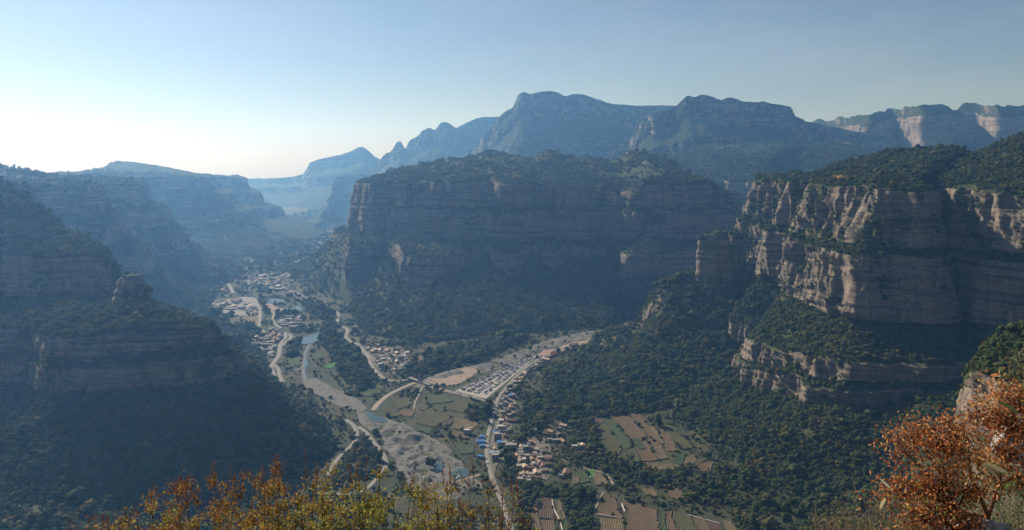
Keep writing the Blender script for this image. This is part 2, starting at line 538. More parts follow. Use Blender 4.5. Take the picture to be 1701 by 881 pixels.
for px, py, nx, ny, rim, bench, bfoot, (u_, v_, y_), toe in M_spec:
    m_col(px, py, nx, ny, rim, 235 if rim > 260 else 195, 160 if rim > 260 else 150, bench, bfoot, 320)
    c_ = M_cols[-1]
    c_[1] = (wx(u_, y_), y_, wz(v_, y_))
    c_[0] = (wx(u_, y_ + 400), y_ + 400, wz(v_, y_) - 90)
    if toe:
        tx, ty = fp(*toe)
        c_[-1] = (tx, ty, -6)
        c_[-2] = ((c_[-3][0] * .52 + tx * .48), (c_[-3][1] * .52 + ty * .48), c_[-3][2] * .40)
loft('mesa', M_cols, [('f', 8), ('f', 34), ('f', 16), ('f', 3), ('c', 36), ('f', 7), ('c', 36), ('f', 26), ('c', 26), ('f', 44), ('f', 44)],
     760, M_near, 1.25, 53, buttress=17.0, foot_noise=20, wander=36, mid=7, strata=1.1, bare=.92, green=.27, joint=.6)

# --- shaded massif on the left
Lm = [
    [(-1250, 1500, 400), (-1000, 1300, 372), (-850, 1125, 225), (-845, 1112, 170), (-800, 1060, 150), (-760, 1010, 140), (-757, 1003, 112), (-752, 995, 106), (-747, 988, 78), (-745, 940, 44), (-740, 840, -6)],
    [(-1100, 1500, 350), (-844, 1300, 322), (-730, 1132, 225), (-727, 1119, 165), (-690, 1070, 150), (-650, 1020, 145), (-648, 1014, 112), (-643, 1006, 106), (-638, 998, 75), (-628, 940, 42), (-610, 850, -6)],
    [(-950, 1450, 270), (-765, 1270, 285), (-690, 1137, 224), (-687, 1126, 165), (-640, 1060, 150), (-608, 1000, 145), (-606, 993, 116), (-601, 985, 110), (-596, 976, 80), (-575, 910, 42), (-540, 830, -6)],
    [(-880, 1400, 220), (-707, 1245, 252), (-655, 1142, 221), (-652, 1131, 165), (-600, 1040, 152), (-560, 962, 146), (-558, 955, 118), (-553, 946, 112), (-549, 938, 84), (-520, 890, 44), (-470, 825, -6)],
    [(-800, 1320, 170), (-600, 1185, 214), (-580, 1152, 206), (-571, 1141, 166), (-530, 1050, 164), (-480, 964, 150), (-478, 957, 122), (-473, 948, 116), (-469, 940, 86), (-430, 895, 48), (-350, 830, -6)],
    [(-760, 1310, 130), (-566, 1168, 163), (-556, 1146, 161), (-545, 1132, 162), (-508, 1050, 179), (-458, 968, 150), (-456, 961, 122), (-450, 952, 116), (-446, 943, 86), (-402, 900, 48), (-318, 845, -6)],
    [(-700, 1300, 120), (-535, 1150, 150), (-512, 1120, 153), (-500, 1105, 154), (-455, 1040, 156), (-410, 978, 149), (-407, 971, 124), (-400, 962, 116), (-394, 953, 85), (-350, 915, 50), (-262, 860, -6)],
    [(-640, 1250, 90), (-490, 1112, 146), (-470, 1090, 146), (-455, 1070, 146), (-420, 1035, 146), (-384, 1000, 145), (-376, 995, 125), (-360, 990, 114), (-338, 990, 88), (-305, 975, 52), (-222, 955, -6)],
    [(-640, 1260, 90), (-525, 1180, 138), (-505, 1165, 138), (-495, 1150, 138), (-470, 1130, 137), (-438, 1115, 134), (-430, 1115, 120), (-418, 1117, 110), (-402, 1120, 82), (-385, 1150, 46), (-345, 1225, -6)],
    [(-900, 1520, 50), (-760, 1480, 82), (-740, 1472, 80), (-720, 1466, 76), (-700, 1462, 70), (-670, 1458, 60), (-664, 1457, 52), (-652, 1457, 46), (-640, 1457, 38), (-590, 1462, 18), (-520, 1478, -6)],
    [(-1100, 1850, 40), (-960, 1800, 70), (-940, 1790, 68), (-920, 1780, 66), (-900, 1775, 60), (-860, 1770, 52), (-850, 1768, 44), (-836, 1766, 40), (-820, 1764, 32), (-770, 1758, 14), (-700, 1750, -6)]]
loft('left_cliff', Lm, [('f', 10), ('f', 40), ('c', 30), ('f', 20), ('f', 20), ('c', 22), ('f', 7), ('c', 22), ('f', 34), ('f', 40)],
     620, M_near, 1.0, 91, buttress=5.0, foot_noise=6, wander=7, mid=5)
dome('rock_knob', wx(222, 1075), 1070, 22, 22, 150, 209, 83, M_near, prof=(0.0, 0.46, 0.72, 0.92, 1.25, 1.8))

# --- hazy spurs of the plateau along the left of the valley
W_cols = []
def w_col(px, py, nx, ny, rim=297, toe=400, crest=(-260, 340), st=1.0):
    W_cols.append(section(px, py, nx, ny, [
        (crest[0] - 500, crest[1] - 40), crest, (-60, rim + 8), (0, rim), (18 * st, rim - 58), (62 * st, rim - 80), (80 * st, rim - 135), (132 * st, rim - 158), (150 * st, rim - 210),
        (max(150 * st + 50, .62 * toe), 46), (toe, -6)]))
w_col(-1300, 1450, -.3, -1, crest=(-200, 330))
w_col(-980, 1600, .75, -.65, 300, 280)
w_col(-1090, 1760, 1, .1, 298, 280)
w_col(-1420, 1900, .6, -.75, 300, 300)
w_col(-1043, 1950, .95, -.3, 292, 280)
w_col(-1120, 2120, 1, .1, 294, 300)
w_col(-1560, 2330, .6, -.75, 300, 320)
w_col(-1164, 2400, .97, -.2, 292, 320)
w_col(-1240, 2640, 1, .1, 294, 340)
w_col(-1900, 3050, .6, -.75, 300, 380)
w_col(-1444, 3600, .82, -.57, 290, 650, st=1.7)
w_col(-1500, 3950, 1, .1, 290, 560, st=1.6)
w_col(-2100, 4150, .6, -.8, 290, 500)
w_col(-1540, 4400, .75, -.65, 272, 700, st=2.2)
w_col(-2150, 5400, 1, .1, 272, 600, st=1.6)
for c_, (u_, v_, y_) in zip(W_cols, [(-250, 262, 1900), (-120, 270, 2050), (-60, 274, 2150), (0, 278, 2300), (30, 283, 2350), (60, 289, 2450), (85, 293, 2550), (110, 297, 2650), (128, 298, 2900), (160, 286, 3500), (195, 270, 4000), (225, 272, 4150), (290, 289, 4400), (345, 297, 4900), (380, 301, 5600)]):
    c_[1] = (wx(u_, y_), y_, wz(v_, y_))
    c_[0] = (wx(u_, y_) * 1.12 - 150, y_ * 1.12 + 150, wz(v_, y_) - 80)
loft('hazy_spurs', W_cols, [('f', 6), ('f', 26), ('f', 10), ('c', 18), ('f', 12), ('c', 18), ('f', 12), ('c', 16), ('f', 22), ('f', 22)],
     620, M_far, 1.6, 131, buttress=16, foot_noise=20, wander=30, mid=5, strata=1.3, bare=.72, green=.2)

# --- far ranges, from their skyline
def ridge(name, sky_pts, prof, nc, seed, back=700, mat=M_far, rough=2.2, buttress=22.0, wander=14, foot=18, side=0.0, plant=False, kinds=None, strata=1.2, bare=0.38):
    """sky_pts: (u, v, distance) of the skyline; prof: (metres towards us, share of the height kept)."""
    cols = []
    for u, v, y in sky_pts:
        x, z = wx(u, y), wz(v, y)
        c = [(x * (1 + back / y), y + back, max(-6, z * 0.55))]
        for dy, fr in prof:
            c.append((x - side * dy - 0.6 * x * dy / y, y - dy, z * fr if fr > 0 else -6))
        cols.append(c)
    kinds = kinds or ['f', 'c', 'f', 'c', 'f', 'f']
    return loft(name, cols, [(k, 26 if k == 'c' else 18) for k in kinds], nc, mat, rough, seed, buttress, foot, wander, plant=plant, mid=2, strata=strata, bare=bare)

P6 = [(0, 1.0), (60, .72), (200, .62), (240, .38), (500, .2), (900, 0)]
ridge('far_range', [(330, 297, 7600), (380, 297, 7500), (450, 297, 7400), (480, 295, 7300), (508, 287, 7200), (518, 271, 7100), (545, 262, 7000), (575, 256, 6950), (603, 245, 6900), (620, 258, 6900), (634, 266, 6900), (700, 270, 6900), (900, 270, 6900)],
      P6, 260, 201, rough=2.6)
ridge('far_range', [(500, 397, 3720), (514, 385, 4000), (528, 366, 4400), (540, 342, 4800), (552, 310, 5200), (560, 294, 5400), (575, 291, 5450), (612, 290, 5400), (660, 290, 5400), (760, 285, 5400)],
      [(0, 1.0), (60, .72), (160, .62), (200, .38), (330, .2), (500, 0)], 220, 211, rough=2.2)
ridge('jagged_range', [(575, 300, 6300), (600, 288, 6250), (625, 277, 6200), (640, 257, 6150), (652, 250, 6120), (660, 238, 6120), (667, 236, 6100), (673, 247, 6100), (682, 232, 6080), (692, 227, 6060), (703, 218, 6040), (715, 213, 6020), (722, 216, 6010), (733, 205, 6000), (748, 206, 6000), (757, 212, 6000), (775, 205, 5980), (800, 195, 5960), (825, 195, 5940), (900, 190, 5900)],
      [(0, 1.0), (50, .78), (160, .66), (230, .45), (500, .2), (900, 0)], 320, 221, rough=2.0, buttress=26)
ridge('big_mountain', [(740, 275, 4900), (770, 256, 4800), (792, 243, 4750), (803, 228, 4700), (824, 206, 4650), (840, 186, 4620), (852, 178, 4600), (860, 160, 4600), (867, 155, 4600), (880, 157, 4600), (895, 154, 4600), (925, 154, 4600), (938, 161, 4620), (950, 158, 4640), (975, 160, 4660), (990, 166, 4680), (1015, 173, 4720), (1050, 177, 4760), (1085, 176, 4800), (1110, 177, 4840), (1180, 180, 4900), (1260, 190, 5000)],
      [(0, 1.0), (70, .80), (190, .68), (260, .50), (600, .36), (1150, .12)], 420, 231, rough=2.4, buttress=30, wander=18)
ridge('right_mountain', [(1010, 262, 3900), (1035, 240, 3850), (1050, 226, 3800), (1062, 206, 3780), (1085, 190, 3750), (1110, 183, 3750), (1125, 175, 3740), (1142, 161, 3740), (1152, 163, 3740), (1165, 159, 3740), (1185, 163, 3740), (1196, 168, 3760), (1205, 164, 3760), (1235, 170, 3800), (1270, 170, 3840), (1300, 177, 3860), (1314, 181, 3860), (1318, 190, 3880), (1345, 203, 3950), (1400, 215, 4000), (1480, 230, 4100)],
      [(0, 1.0), (60, .82), (150, .72), (200, .56), (520, .47), (1000, .33)], 420, 241, rough=2.0, buttress=26, wander=16)
ridge('pale_cliffs', [(1290, 205, 5000), (1345, 206, 4900), (1362, 199, 4850), (1374, 201, 4800), (1395, 198, 4560), (1418, 196, 4330), (1442, 192, 4160), (1462, 188, 4250), (1478, 184, 4420), (1495, 182, 4300), (1512, 180, 4100), (1530, 176, 3960), (1550, 174, 4020), (1575, 180, 4200), (1590, 182, 4280), (1606, 171, 4300), (1625, 174, 4260), (1640, 178, 4060), (1655, 178, 3960), (1680, 179, 4050), (1701, 176, 4100), (1800, 176, 4100), (1950, 176, 4000)],
      [(0, 1.0), (55, .92), (115, .52), (220, .46), (290, .34), (900, .2)], 520, 251, rough=2.2, buttress=34, wander=10, foot=10, kinds=['f', 'f', 'c', 'f', 'c', 'f'], bare=1.0)
# plateau with a flat rim behind the right end of the mesa
P_cols = []
for px, py, nx, ny, cr in [(500, 3300, -.3, -1, 350), (640, 3000, -.2, -1, 372), (760, 2900, -.2, -1, 392), (850, 2840, -.6, -.8, 400), (960, 2820, .1, -1, 395), (1080, 2900, .1, -1, 385), (1180, 2900, -.4, -.9, 400), (1400, 2850, 0, -1, 420)]:
    P_cols.append(section(px, py, nx, ny, [(-700, cr + 40), (-320, cr), (-40, 296), (0, 288), (20, 140), (200, 70), (420, -6)]))
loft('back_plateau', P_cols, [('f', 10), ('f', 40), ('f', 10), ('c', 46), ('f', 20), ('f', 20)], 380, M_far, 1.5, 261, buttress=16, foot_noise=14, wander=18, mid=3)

# --- near spur at the right edge
C_cols = [
    [(370, 640, 150), (322, 560, 205), (300, 528, 214), (294, 520, 204), (292, 516, 186), (286, 505, 150), (270, 485, 60)],
    [(400, 620, 215), (336, 540, 240), (300, 500, 240), (291, 490, 230), (288, 487, 200), (282, 474, 150), (262, 450, 60)],
    [(430, 600, 250), (352, 510, 254), (306, 468, 242), (294, 455, 226), (291, 451, 186), (284, 432, 138), (262, 400, 60)],
    [(450, 560, 262), (366, 470, 262), (322, 430, 242), (306, 412, 222), (303, 408, 172), (290, 388, 130), (262, 356, 60)],
    [(480, 520, 270), (390, 430, 268), (346, 390, 244), (332, 374, 218), (329, 370, 160), (310, 346, 120), (280, 320, 60)],
    [(500, 440, 270), (430, 370, 268), (390, 330, 244), (376, 316, 218), (373, 312, 160), (350, 290, 120), (320, 260, 60)]]
loft('near_spur', C_cols, [('f', 12), ('f', 34), ('f', 12), ('c', 34), ('f', 16), ('f', 10)], 240, M_near, 0.5, 301, buttress=5, foot_noise=7, wander=6, mid=3)
# slope that closes the dark gully from the right
B_cols = [
    [(330, 1000, -6), (420, 900, -4), (430, 840, -6), (430, 800, -6), (430, 780, -6)],
    [(420, 1010, 40), (455, 900, 40), (440, 830, 26), (430, 780, 10), (425, 740, -6)],
    [(500, 1000, 70), (520, 890, 84), (490, 800, 56), (470, 740, 24), (455, 700, -6)],
    [(620, 960, 110), (610, 860, 124), (550, 760, 84), (520, 690, 34), (500, 640, -6)],
    [(800, 900, 150), (720, 800, 150), (620, 700, 100), (580, 630, 44), (550, 570, -6)]]
loft('gully_slope', B_cols, [('f', 20), ('f', 26), ('f', 26), ('f', 20)], 200, M_near, 1.0, 311, foot_noise=6, wander=8, mid=2)

# ------------------------------------------------------------------ valley floor
def ground_h(x, y):
    return 0.9 * fbm(x / 60.0, y / 60.0, 0 * x + 0.5, 3, 401)

M_ground, t, b = new_mat('valley_ground')
P = t.nodes.new('ShaderNodeNewGeometry').outputs['Position']
n1, n2, n3 = noise(t, P, 0.012, 5, 0.6), noise(t, P, 0.09, 5, 0.65), noise(t, P, 0.5, 4, 0.6)
c1 = ramp(t, n1, [(0.3, (0.024, 0.034, 0.014)), (0.48, (0.045, 0.047, 0.019)), (0.62, (0.085, 0.070, 0.038))])
c2 = mix(t, ramp(t, n2, [(0.42, (0, 0, 0)), (0.62, (1, 1, 1))]).outputs[0], c1.outputs[0], (0.030, 0.040, 0.016))
t.links.new(mix(t, 0.6, c2, ramp(t, n3, [(0.3, (0.5, 0.5, 0.5)), (0.7, (1.4, 1.35, 1.25))]).outputs[0], 'MULTIPLY'), b.inputs['Base Color'])
bp = N(t, 'ShaderNodeBump', i_Strength=1.0, i_Distance=1.5)
t.links.new(n3, bp.inputs['Height'])
t.links.new(bp.outputs[0], b.inputs['Normal'])

xs = np.concatenate([[-9000, -5000, -3000, -2000, -1500], np.arange(-1200, 1000.1, 8), [1300, 1700, 2300, 3500, 5500, 9000]])
ys = np.concatenate([[-400, -100, 200, 450], np.arange(600, 2500, 8), np.arange(2500, 5000, 60), [5300, 6000, 7000, 8000, 9400]])
GX, GY = np.meshgrid(xs, ys)
GV = np.stack([GX, GY, ground_h(GX, GY)], -1)
me = mesh_np('ground', GV.reshape(-1, 3), grid_faces(len(ys), len(xs)))
link('ground', me, M_ground, kind='structure')

# ------------------------------------------------------------------ sheets on the valley floor
def simple_mat(name, base, var=0.35, scale=0.4, rough=0.9, bump=0.4, second=None, spec=0.2):
    m, t, b = new_mat(name)
    P = t.nodes.new('ShaderNodeNewGeometry').outputs['Position']
    n = noise(t, P, scale, 5, 0.65)
    lo = tuple(c * (1 - var) for c in base)
    hi = tuple(min(1, c * (1 + var)) for c in base)
    r = ramp(t, n, [(0.3, lo), (0.7, hi)] if second is None else [(0.3, lo), (0.5, hi), (0.68, second)])
    t.links.new(r.outputs[0], b.inputs['Base Color'])
    b.inputs['Roughness'].default_value = rough
    b.inputs['Specular IOR Level'].default_value = spec
    if bump:
        bp = N(t, 'ShaderNodeBump', i_Strength=bump, i_Distance=0.3)
        t.links.new(n, bp.inputs['Height'])
        t.links.new(bp.outputs[0], b.inputs['Normal'])
    return m

M_gravel = simple_mat('gravel', (0.082, 0.077, 0.070), 0.6, 0.085, second=(0.030, 0.036, 0.019), bump=1.0)
M_earth = simple_mat('bare_earth', (0.19, 0.14, 0.105), 0.35, 0.09, second=(0.12, 0.105, 0.085), bump=1.0)
M_concrete = simple_mat('concrete', (0.185, 0.17, 0.155), 0.18, 0.5)
M_track = simple_mat('dirt_track', (0.23, 0.19, 0.15), 0.25, 0.4)
M_lot = simple_mat('car_park_surface', (0.27, 0.25, 0.225), 0.2, 0.3)
M_plaza = simple_mat('plaza_paving', (0.24, 0.165, 0.135), 0.15, 0.4)
M_water, t, b = new_mat('water')
b.inputs['Base Color'].default_value = (0.035, 0.062, 0.062, 1)
b.inputs['Roughness'].default_value = 0.3
b.inputs['Specular IOR Level'].default_value = 0.5
P = t.nodes.new('ShaderNodeNewGeometry').outputs['Position']
bp = N(t, 'ShaderNodeBump', i_Strength=0.15, i_Distance=0.1)
t.links.new(noise(t, P, 0.8, 3), bp.inputs['Height'])
t.links.new(bp.outputs[0], b.inputs['Normal'])

def field_mat(name, c1, c2, pitch, c3=None):
    m, t, b = new_mat(name)
    uv = t.nodes.new('ShaderNodeUVMap').outputs[0]
    P = t.nodes.new('ShaderNodeNewGeometry').outputs['Position']
    w = t.nodes.new('ShaderNodeTexWave')
    w.bands_direction = 'X'
    w.inputs['Scale'].default_value = 0.31 / pitch
    w.inputs['Distortion'].default_value = 1.2
    w.inputs['Detail'].default_value = 2
    w.inputs['Detail Scale'].default_value = 0.6
    t.links.new(uv, w.inputs['Vector'])
    n = noise(t, P, 0.075, 6, 0.75)
    n2 = noise(t, P, 0.4, 5, 0.75)
    a = mix(t, ramp(t, w.outputs['Fac'], [(0.3, (0, 0, 0)), (0.7, (1, 1, 1))]).outputs[0], c1, c2)
    a = mix(t, ramp(t, n, [(0.42, (0, 0, 0)), (0.66, (1, 1, 1))]).outputs[0], a, c3 or c2)
    a = mix(t, 0.7, a, ramp(t, n2, [(0.3, (0.55, 0.55, 0.55)), (0.7, (1.35, 1.35, 1.3))]).outputs[0], 'MULTIPLY')
    t.links.new(a, b.inputs['Base Color'])
    bp = N(t, 'ShaderNodeBump', i_Strength=0.8, i_Distance=0.5)
    t.links.new(math_n(t, 'ADD', w.outputs['Fac'], n2), bp.inputs['Height'])
    t.links.new(bp.outputs[0], b.inputs['Normal'])
    return m

FM = {
    'brown': field_mat('ploughed_soil', (0.085, 0.052, 0.032), (0.125, 0.082, 0.048), 2.2, (0.085, 0.066, 0.030)),
    'dark': field_mat('dark_soil', (0.060, 0.037, 0.027), (0.080, 0.052, 0.036), 2.0),
    'tan': field_mat('stubble', (0.105, 0.076, 0.042), (0.145, 0.105, 0.060), 2.5, (0.078, 0.062, 0.028)),
    'olive': field_mat('olive_crop', (0.046, 0.048, 0.018), (0.082, 0.068, 0.030), 2.4, (0.050, 0.055, 0.020)),
    'green': field_mat('green_crop', (0.024, 0.050, 0.015), (0.042, 0.064, 0.021), 2.0, (0.058, 0.055, 0.024)),
    'bright': field_mat('bright_crop', (0.045, 0.13, 0.022), (0.065, 0.155, 0.03), 1.8),
    'deep': field_mat('deep_green_crop', (0.022, 0.045, 0.018), (0.035, 0.058, 0.022), 1.6),
}

STONY = []            # stony ground where only a few bushes grow
EXCLUDE = []          # world polygons where nothing grows
def noisy_outline(poly, step, amp, seed):
    pts = smooth_line(list(poly) + [poly[0]], step)[:-1]
    c = pts.mean(0)
    d = pts - c
    k = 1 + 0 * d[:, :1]
    q = fbm(pts[:, 0] / 22, pts[:, 1] / 22, 0 * pts[:, 0] + seed, 3, seed)
    return pts + d / (np.linalg.norm(d, axis=1, keepdims=True) + 1e-6) * q[:, None] * amp

def sheet(name, poly, mat, off, res=6.0, height=None, exclude=True, natural=3.0, seed=1, **props):
    """A ground sheet inside a world polygon, draped over the floor."""
    if natural:
        poly = noisy_outline(np.array(poly), res, natural, seed)
    poly = np.array(poly)
    if mat == M_gravel:
        STONY.append([tuple(p) for p in poly])
    elif exclude:
        EXCLUDE.append([tuple(p) for p in poly])
    bm = bmesh.new()
    vs = [bm.verts.new((p[0], p[1], 0)) for p in poly]
    f = bm.faces.new(vs)
    if f.normal.z < 0:
        f.normal_flip()
    for axis in (0, 1):
        lo, hi = poly[:, axis].min(), poly[:, axis].max()
        for c in np.arange(lo + res * 0.5, hi, res):
            co = [0, 0, 0]
            no = [0, 0, 0]
            co[axis], no[axis] = c, 1
            bmesh.ops.bisect_plane(bm, geom=bm.verts[:] + bm.edges[:] + bm.faces[:], plane_co=co, plane_no=no)
    bm.normal_update()
    if sum(f.normal.z for f in bm.faces) < 0:
        bmesh.ops.reverse_faces(bm, faces=bm.faces[:])
    bmesh.ops.triangulate(bm, faces=[f for f in bm.faces if len(f.verts) > 4])
    xy = np.array([v.co[:2] for v in bm.verts])
    z = ground_h(xy[:, 0], xy[:, 1]) + off
    if height is not None:
        e = np.clip(seg_dist(xy[:, 0], xy[:, 1], [tuple(p) for p in poly] + [tuple(poly[0])]) / 12.0, 0, 1)
        z = z + height(xy[:, 0], xy[:, 1]) * e
    for v, zz in zip(bm.verts, z):
        v.co.z = zz
    for f in bm.faces:
        f.smooth = True
    me = bpy.data.meshes.new(name)
    bm.to_mesh(me)
    bm.free()
    return link(name, me, mat, kind='structure', **props)

def px_poly(pts):
    return [fp(u, v) for u, v in pts]

ROADS = []
def road(name, pts, width, mat, off=0.45, step=6.0, world=False, closed_taper=False):
    line = smooth_line(pts if world else px_poly(pts), step)
    ROADS.append(([tuple(p) for p in line], width))
    tan = np.gradient(line, axis=0)
    tan /= np.linalg.norm(tan, axis=1, keepdims=True)
    nrm = np.stack([-tan[:, 1], tan[:, 0]], 1)
    rows = []
    for k, dz in ((-0.5, -0.5), (-0.46, 0.0), (-0.2, 0.06), (0.2, 0.06), (0.46, 0.0), (0.5, -0.5)):
        p = line + nrm * width * k * (1 + 0.12 * fbm(line[:, 0] / 15, line[:, 1] / 15, 0 * line[:, 0] + k, 2, 77))[:, None]
        rows.append(np.column_stack([p, ground_h(line[:, 0], line[:, 1]) + off + dz]))
    V = np.array(rows)
    me = mesh_np(name, V.reshape(-1, 3), grid_faces(V.shape[0], V.shape[1]))
    if me.polygons and sum(p.normal.z for p in me.polygons) < 0:
        me.flip_normals()
    return link(name, me, mat, kind='structure')

# river beds and stony ground
def heaps(x, y):
    return 5.0 * np.maximum(0, fbm(x / 16, y / 16, 0 * x, 5, 61, .6)) ** 0.8 * 2.0 + 1.5 * ridged(x / 10, y / 10, 0 * x, 3, 63) - 0.5
POOLS = {}
pool_px = [
    [(607, 685), (616, 686), (626, 690), (641, 698), (636, 702), (622, 700), (611, 694)],
    [(717, 776), (727, 770), (738, 771), (737, 781), (724, 786)],
    [(749, 789), (760, 781), (774, 779), (781, 788), (766, 796), (754, 796)],
    [(496, 567), (510, 559), (522, 553), (528, 545), (535, 545), (531, 555), (533, 563), (517, 571), (503, 572)],
    [(441, 501), (452, 497), (462, 498), (473, 501), (462, 504), (447, 505)],
    [(470, 512), (482, 513), (494, 509), (508, 514), (496, 518), (484, 517)],
    [(504, 602), (511, 600), (511, 609), (505, 611)]]
pool_polys = [px_poly(p) for p in pool_px]
def flat_near_pools(h):
    def g(x, y):
        d = np.full(np.shape(x), 1e9)
        for p in pool_polys:
            e = seg_dist(x, y, p + [p[0]])
            d = np.minimum(d, np.where(in_poly(x, y, p), 0, e))
        d = np.minimum(d, seg_dist(x, y, px_poly([(506, 628), (520, 645), (556, 658), (578, 668), (612, 690)])) - 2)
        w = np.clip((d - 3) / 14, 0, 1)
        return h(x, y) * w
    return g
sheet('riverbed', px_poly([(1085, 524), (1050, 531), (1005, 546), (955, 555), (900, 569), (850, 588), (800, 604), (745, 618), (698, 633), (690, 645), (716, 640), (760, 624), (800, 619), (832, 612), (880, 592), (920, 577), (985, 562), (1040, 540)]),
      M_gravel, 0.2, 6, heaps, natural=6, seed=3)
sheet('quarry_gravel', px_poly([(596, 682), (630, 690), (660, 700), (690, 714), (722, 732), (750, 752), (772, 780), (796, 804), (765, 826), (705, 826), (668, 786), (645, 748), (622, 720), (598, 702)]),
      M_gravel, 0.25, 3.5, flat_near_pools(heaps), natural=15, seed=5)
sheet('stony_flat', px_poly([(505, 628), (530, 632), (560, 648), (598, 668), (602, 682), (570, 676), (530, 658), (503, 640)]), M_gravel, 0.15, 5, flat_near_pools(lambda x, y: 0.6 * heaps(x, y)), natural=10, seed=7)
road('stream_bed', [(533, 545), (520, 566), (508, 590), (506, 628), (520, 645), (556, 660), (600, 684)], 9, M_gravel, 0.1)
road('stream', [(517, 568), (508, 590), (508, 605), (506, 618), (509, 630)], 2.6, M_water, 0.42)
sheet('bare_earth', px_poly([(700, 637), (735, 640), (762, 638), (792, 618), (779, 610), (750, 615), (722, 624)]), M_earth, 0.5, 8, natural=3, seed=9)
sheet('bare_earth', px_poly([(436, 504), (452, 506), (463, 512), (482, 515), (463, 519), (447, 512)]), M_earth, 0.5, 10, natural=3, seed=11)
for i, p in enumerate(pool_polys):
    o = sheet('pool', p, M_water, 0, 8, natural=2.5, seed=20 + i)
    zc = float(np.mean(ground_h(np.array([q[0] for q in p]), np.array([q[1] for q in p])))) + 0.75
    for v in o.data.vertices:
        v.co.z = zc

# roads
road('village_road', [(856, 900), (846, 868), (835, 835), (820, 798), (811, 766), (809, 735), (816, 705), (823, 680), (827, 664), (838, 648), (862, 622), (890, 600), (930, 580), (962, 570)], 6.0, M_concrete)
road('valley_road', [(480, 483), (493, 487), (507, 494), (529, 503), (546, 510), (558, 517), (563, 525), (560, 537), (566, 542), (578, 548), (575, 559), (583, 568), (594, 572), (605, 583), (613, 594), (617, 606), (628, 620), (642, 631), (662, 633), (680, 630)], 8.0, M_concrete)
road('cross_road', [(712, 641), (735, 648), (765, 655), (800, 664), (827, 670)], 9.0, M_concrete)
road('west_road', [(417, 500), (428, 507), (432, 516), (431, 535), (430, 545), (436, 550), (443, 560)], 9.0, M_concrete)
road('west_road', [(473, 552), (475, 560), (466, 573), (464, 590), (457, 600), (451, 611), (455, 622), (457, 632), (464, 642)], 8.5, M_concrete)
road('west_road', [(481, 555), (484, 560), (478, 567), (468, 575)], 7.5, M_concrete)
road('west_road', [(456, 606), (463, 614), (465, 624), (470, 636)], 7.0, M_concrete)
road('far_road', [(380, 472), (383, 478), (386, 484), (388, 488)], 9, M_concrete)
road('far_road', [(505, 404), (515, 407), (525, 411), (533, 415)], 12, M_concrete)
road('loop_road', [(574, 697), (586, 705), (592, 714), (593, 726), (587, 737), (574, 750), (560, 765), (545, 790)], 6.0, M_concrete)
road('loop_road', [(596, 709), (608, 718), (620, 733), (632, 748), (641, 765), (640, 778), (630, 792), (615, 808), (595, 822)], 6.0, M_concrete)
road('shaded_road', [(-60, 812), (0, 810), (60, 806), (130, 804), (200, 806), (290, 811), (420, 818), (560, 822), (595, 822)], 6.5, M_concrete)
road('dirt_track', [(690, 636), (668, 645), (645, 658), (630, 670), (620, 682)], 9.0, M_track)
road('dirt_track', [(703, 641), (697, 655), (690, 668), (688, 680)], 3.0, M_track)
road('dirt_track', [(798, 789), (780, 795), (758, 800), (738, 814), (715, 830)], 5.0, M_track)
road('dirt_track', [(445, 512), (455, 520), (453, 530), (460, 541), (468, 545)], 5.0, M_track)
road('dirt_track', [(963, 776), (990, 783), (1008, 790), (1020, 806)], 2.2, M_track)
road('dirt_track', [(473, 617), (490, 616), (508, 609)], 4.0, M_track)

# fields
def field(kind, c, off=0.32, res=5.0):
    q = np.array(px_poly(c))
    lu = max(np.linalg.norm(q[1] - q[0]), np.linalg.norm(q[2] - q[3]))
    lv = max(np.linalg.norm(q[3] - q[0]), np.linalg.norm(q[2] - q[1]))
    nu, nv = max(3, int(lu / res)), max(3, int(lv / res))
    U, Vv = np.meshgrid(np.linspace(0, 1, nu), np.linspace(0, 1, nv))
    U2, V2 = U[..., None], Vv[..., None]
    XY = q[0] * (1 - U2) * (1 - V2) + q[1] * U2 * (1 - V2) + q[2] * U2 * V2 + q[3] * (1 - U2) * V2
    wob = np.stack([fbm(XY[..., 0] / 14, XY[..., 1] / 14, 0 * U + 3, 3, 43), fbm(XY[..., 0] / 14, XY[..., 1] / 14, 0 * U + 8, 3, 44)], -1)
    XY = XY + wob * 2.6
    Z = ground_h(XY[..., 0], XY[..., 1]) + off
    Z[0] += .55; Z[-1] += .55; Z[:, 0] += .55; Z[:, -1] += .55      # earth banks round the plot
    V = np.concatenate([XY, Z[..., None]], -1)
    me = mesh_np('field', V.reshape(-1, 3), grid_faces(nv, nu))
    if sum(p.normal.z for p in me.polygons) < 0:
        me.flip_normals()
    uvl = me.uv_layers.new(name='UVMap')
    li = np.empty(len(me.loops), np.int32)
    me.loops.foreach_get('vertex_index', li)
    uv = np.stack([(U * lu).ravel(), (Vv * lv).ravel()], 1)
    if lu > lv:
        uv = uv[:, ::-1]
    uvl.data.foreach_set('uv', uv[li].astype(np.float32).ravel())
    EXCLUDE.append([tuple(p) for p in q.mean(0) + (q - q.mean(0)) * .9])
    return link('field', me, FM[kind], kind='structure')

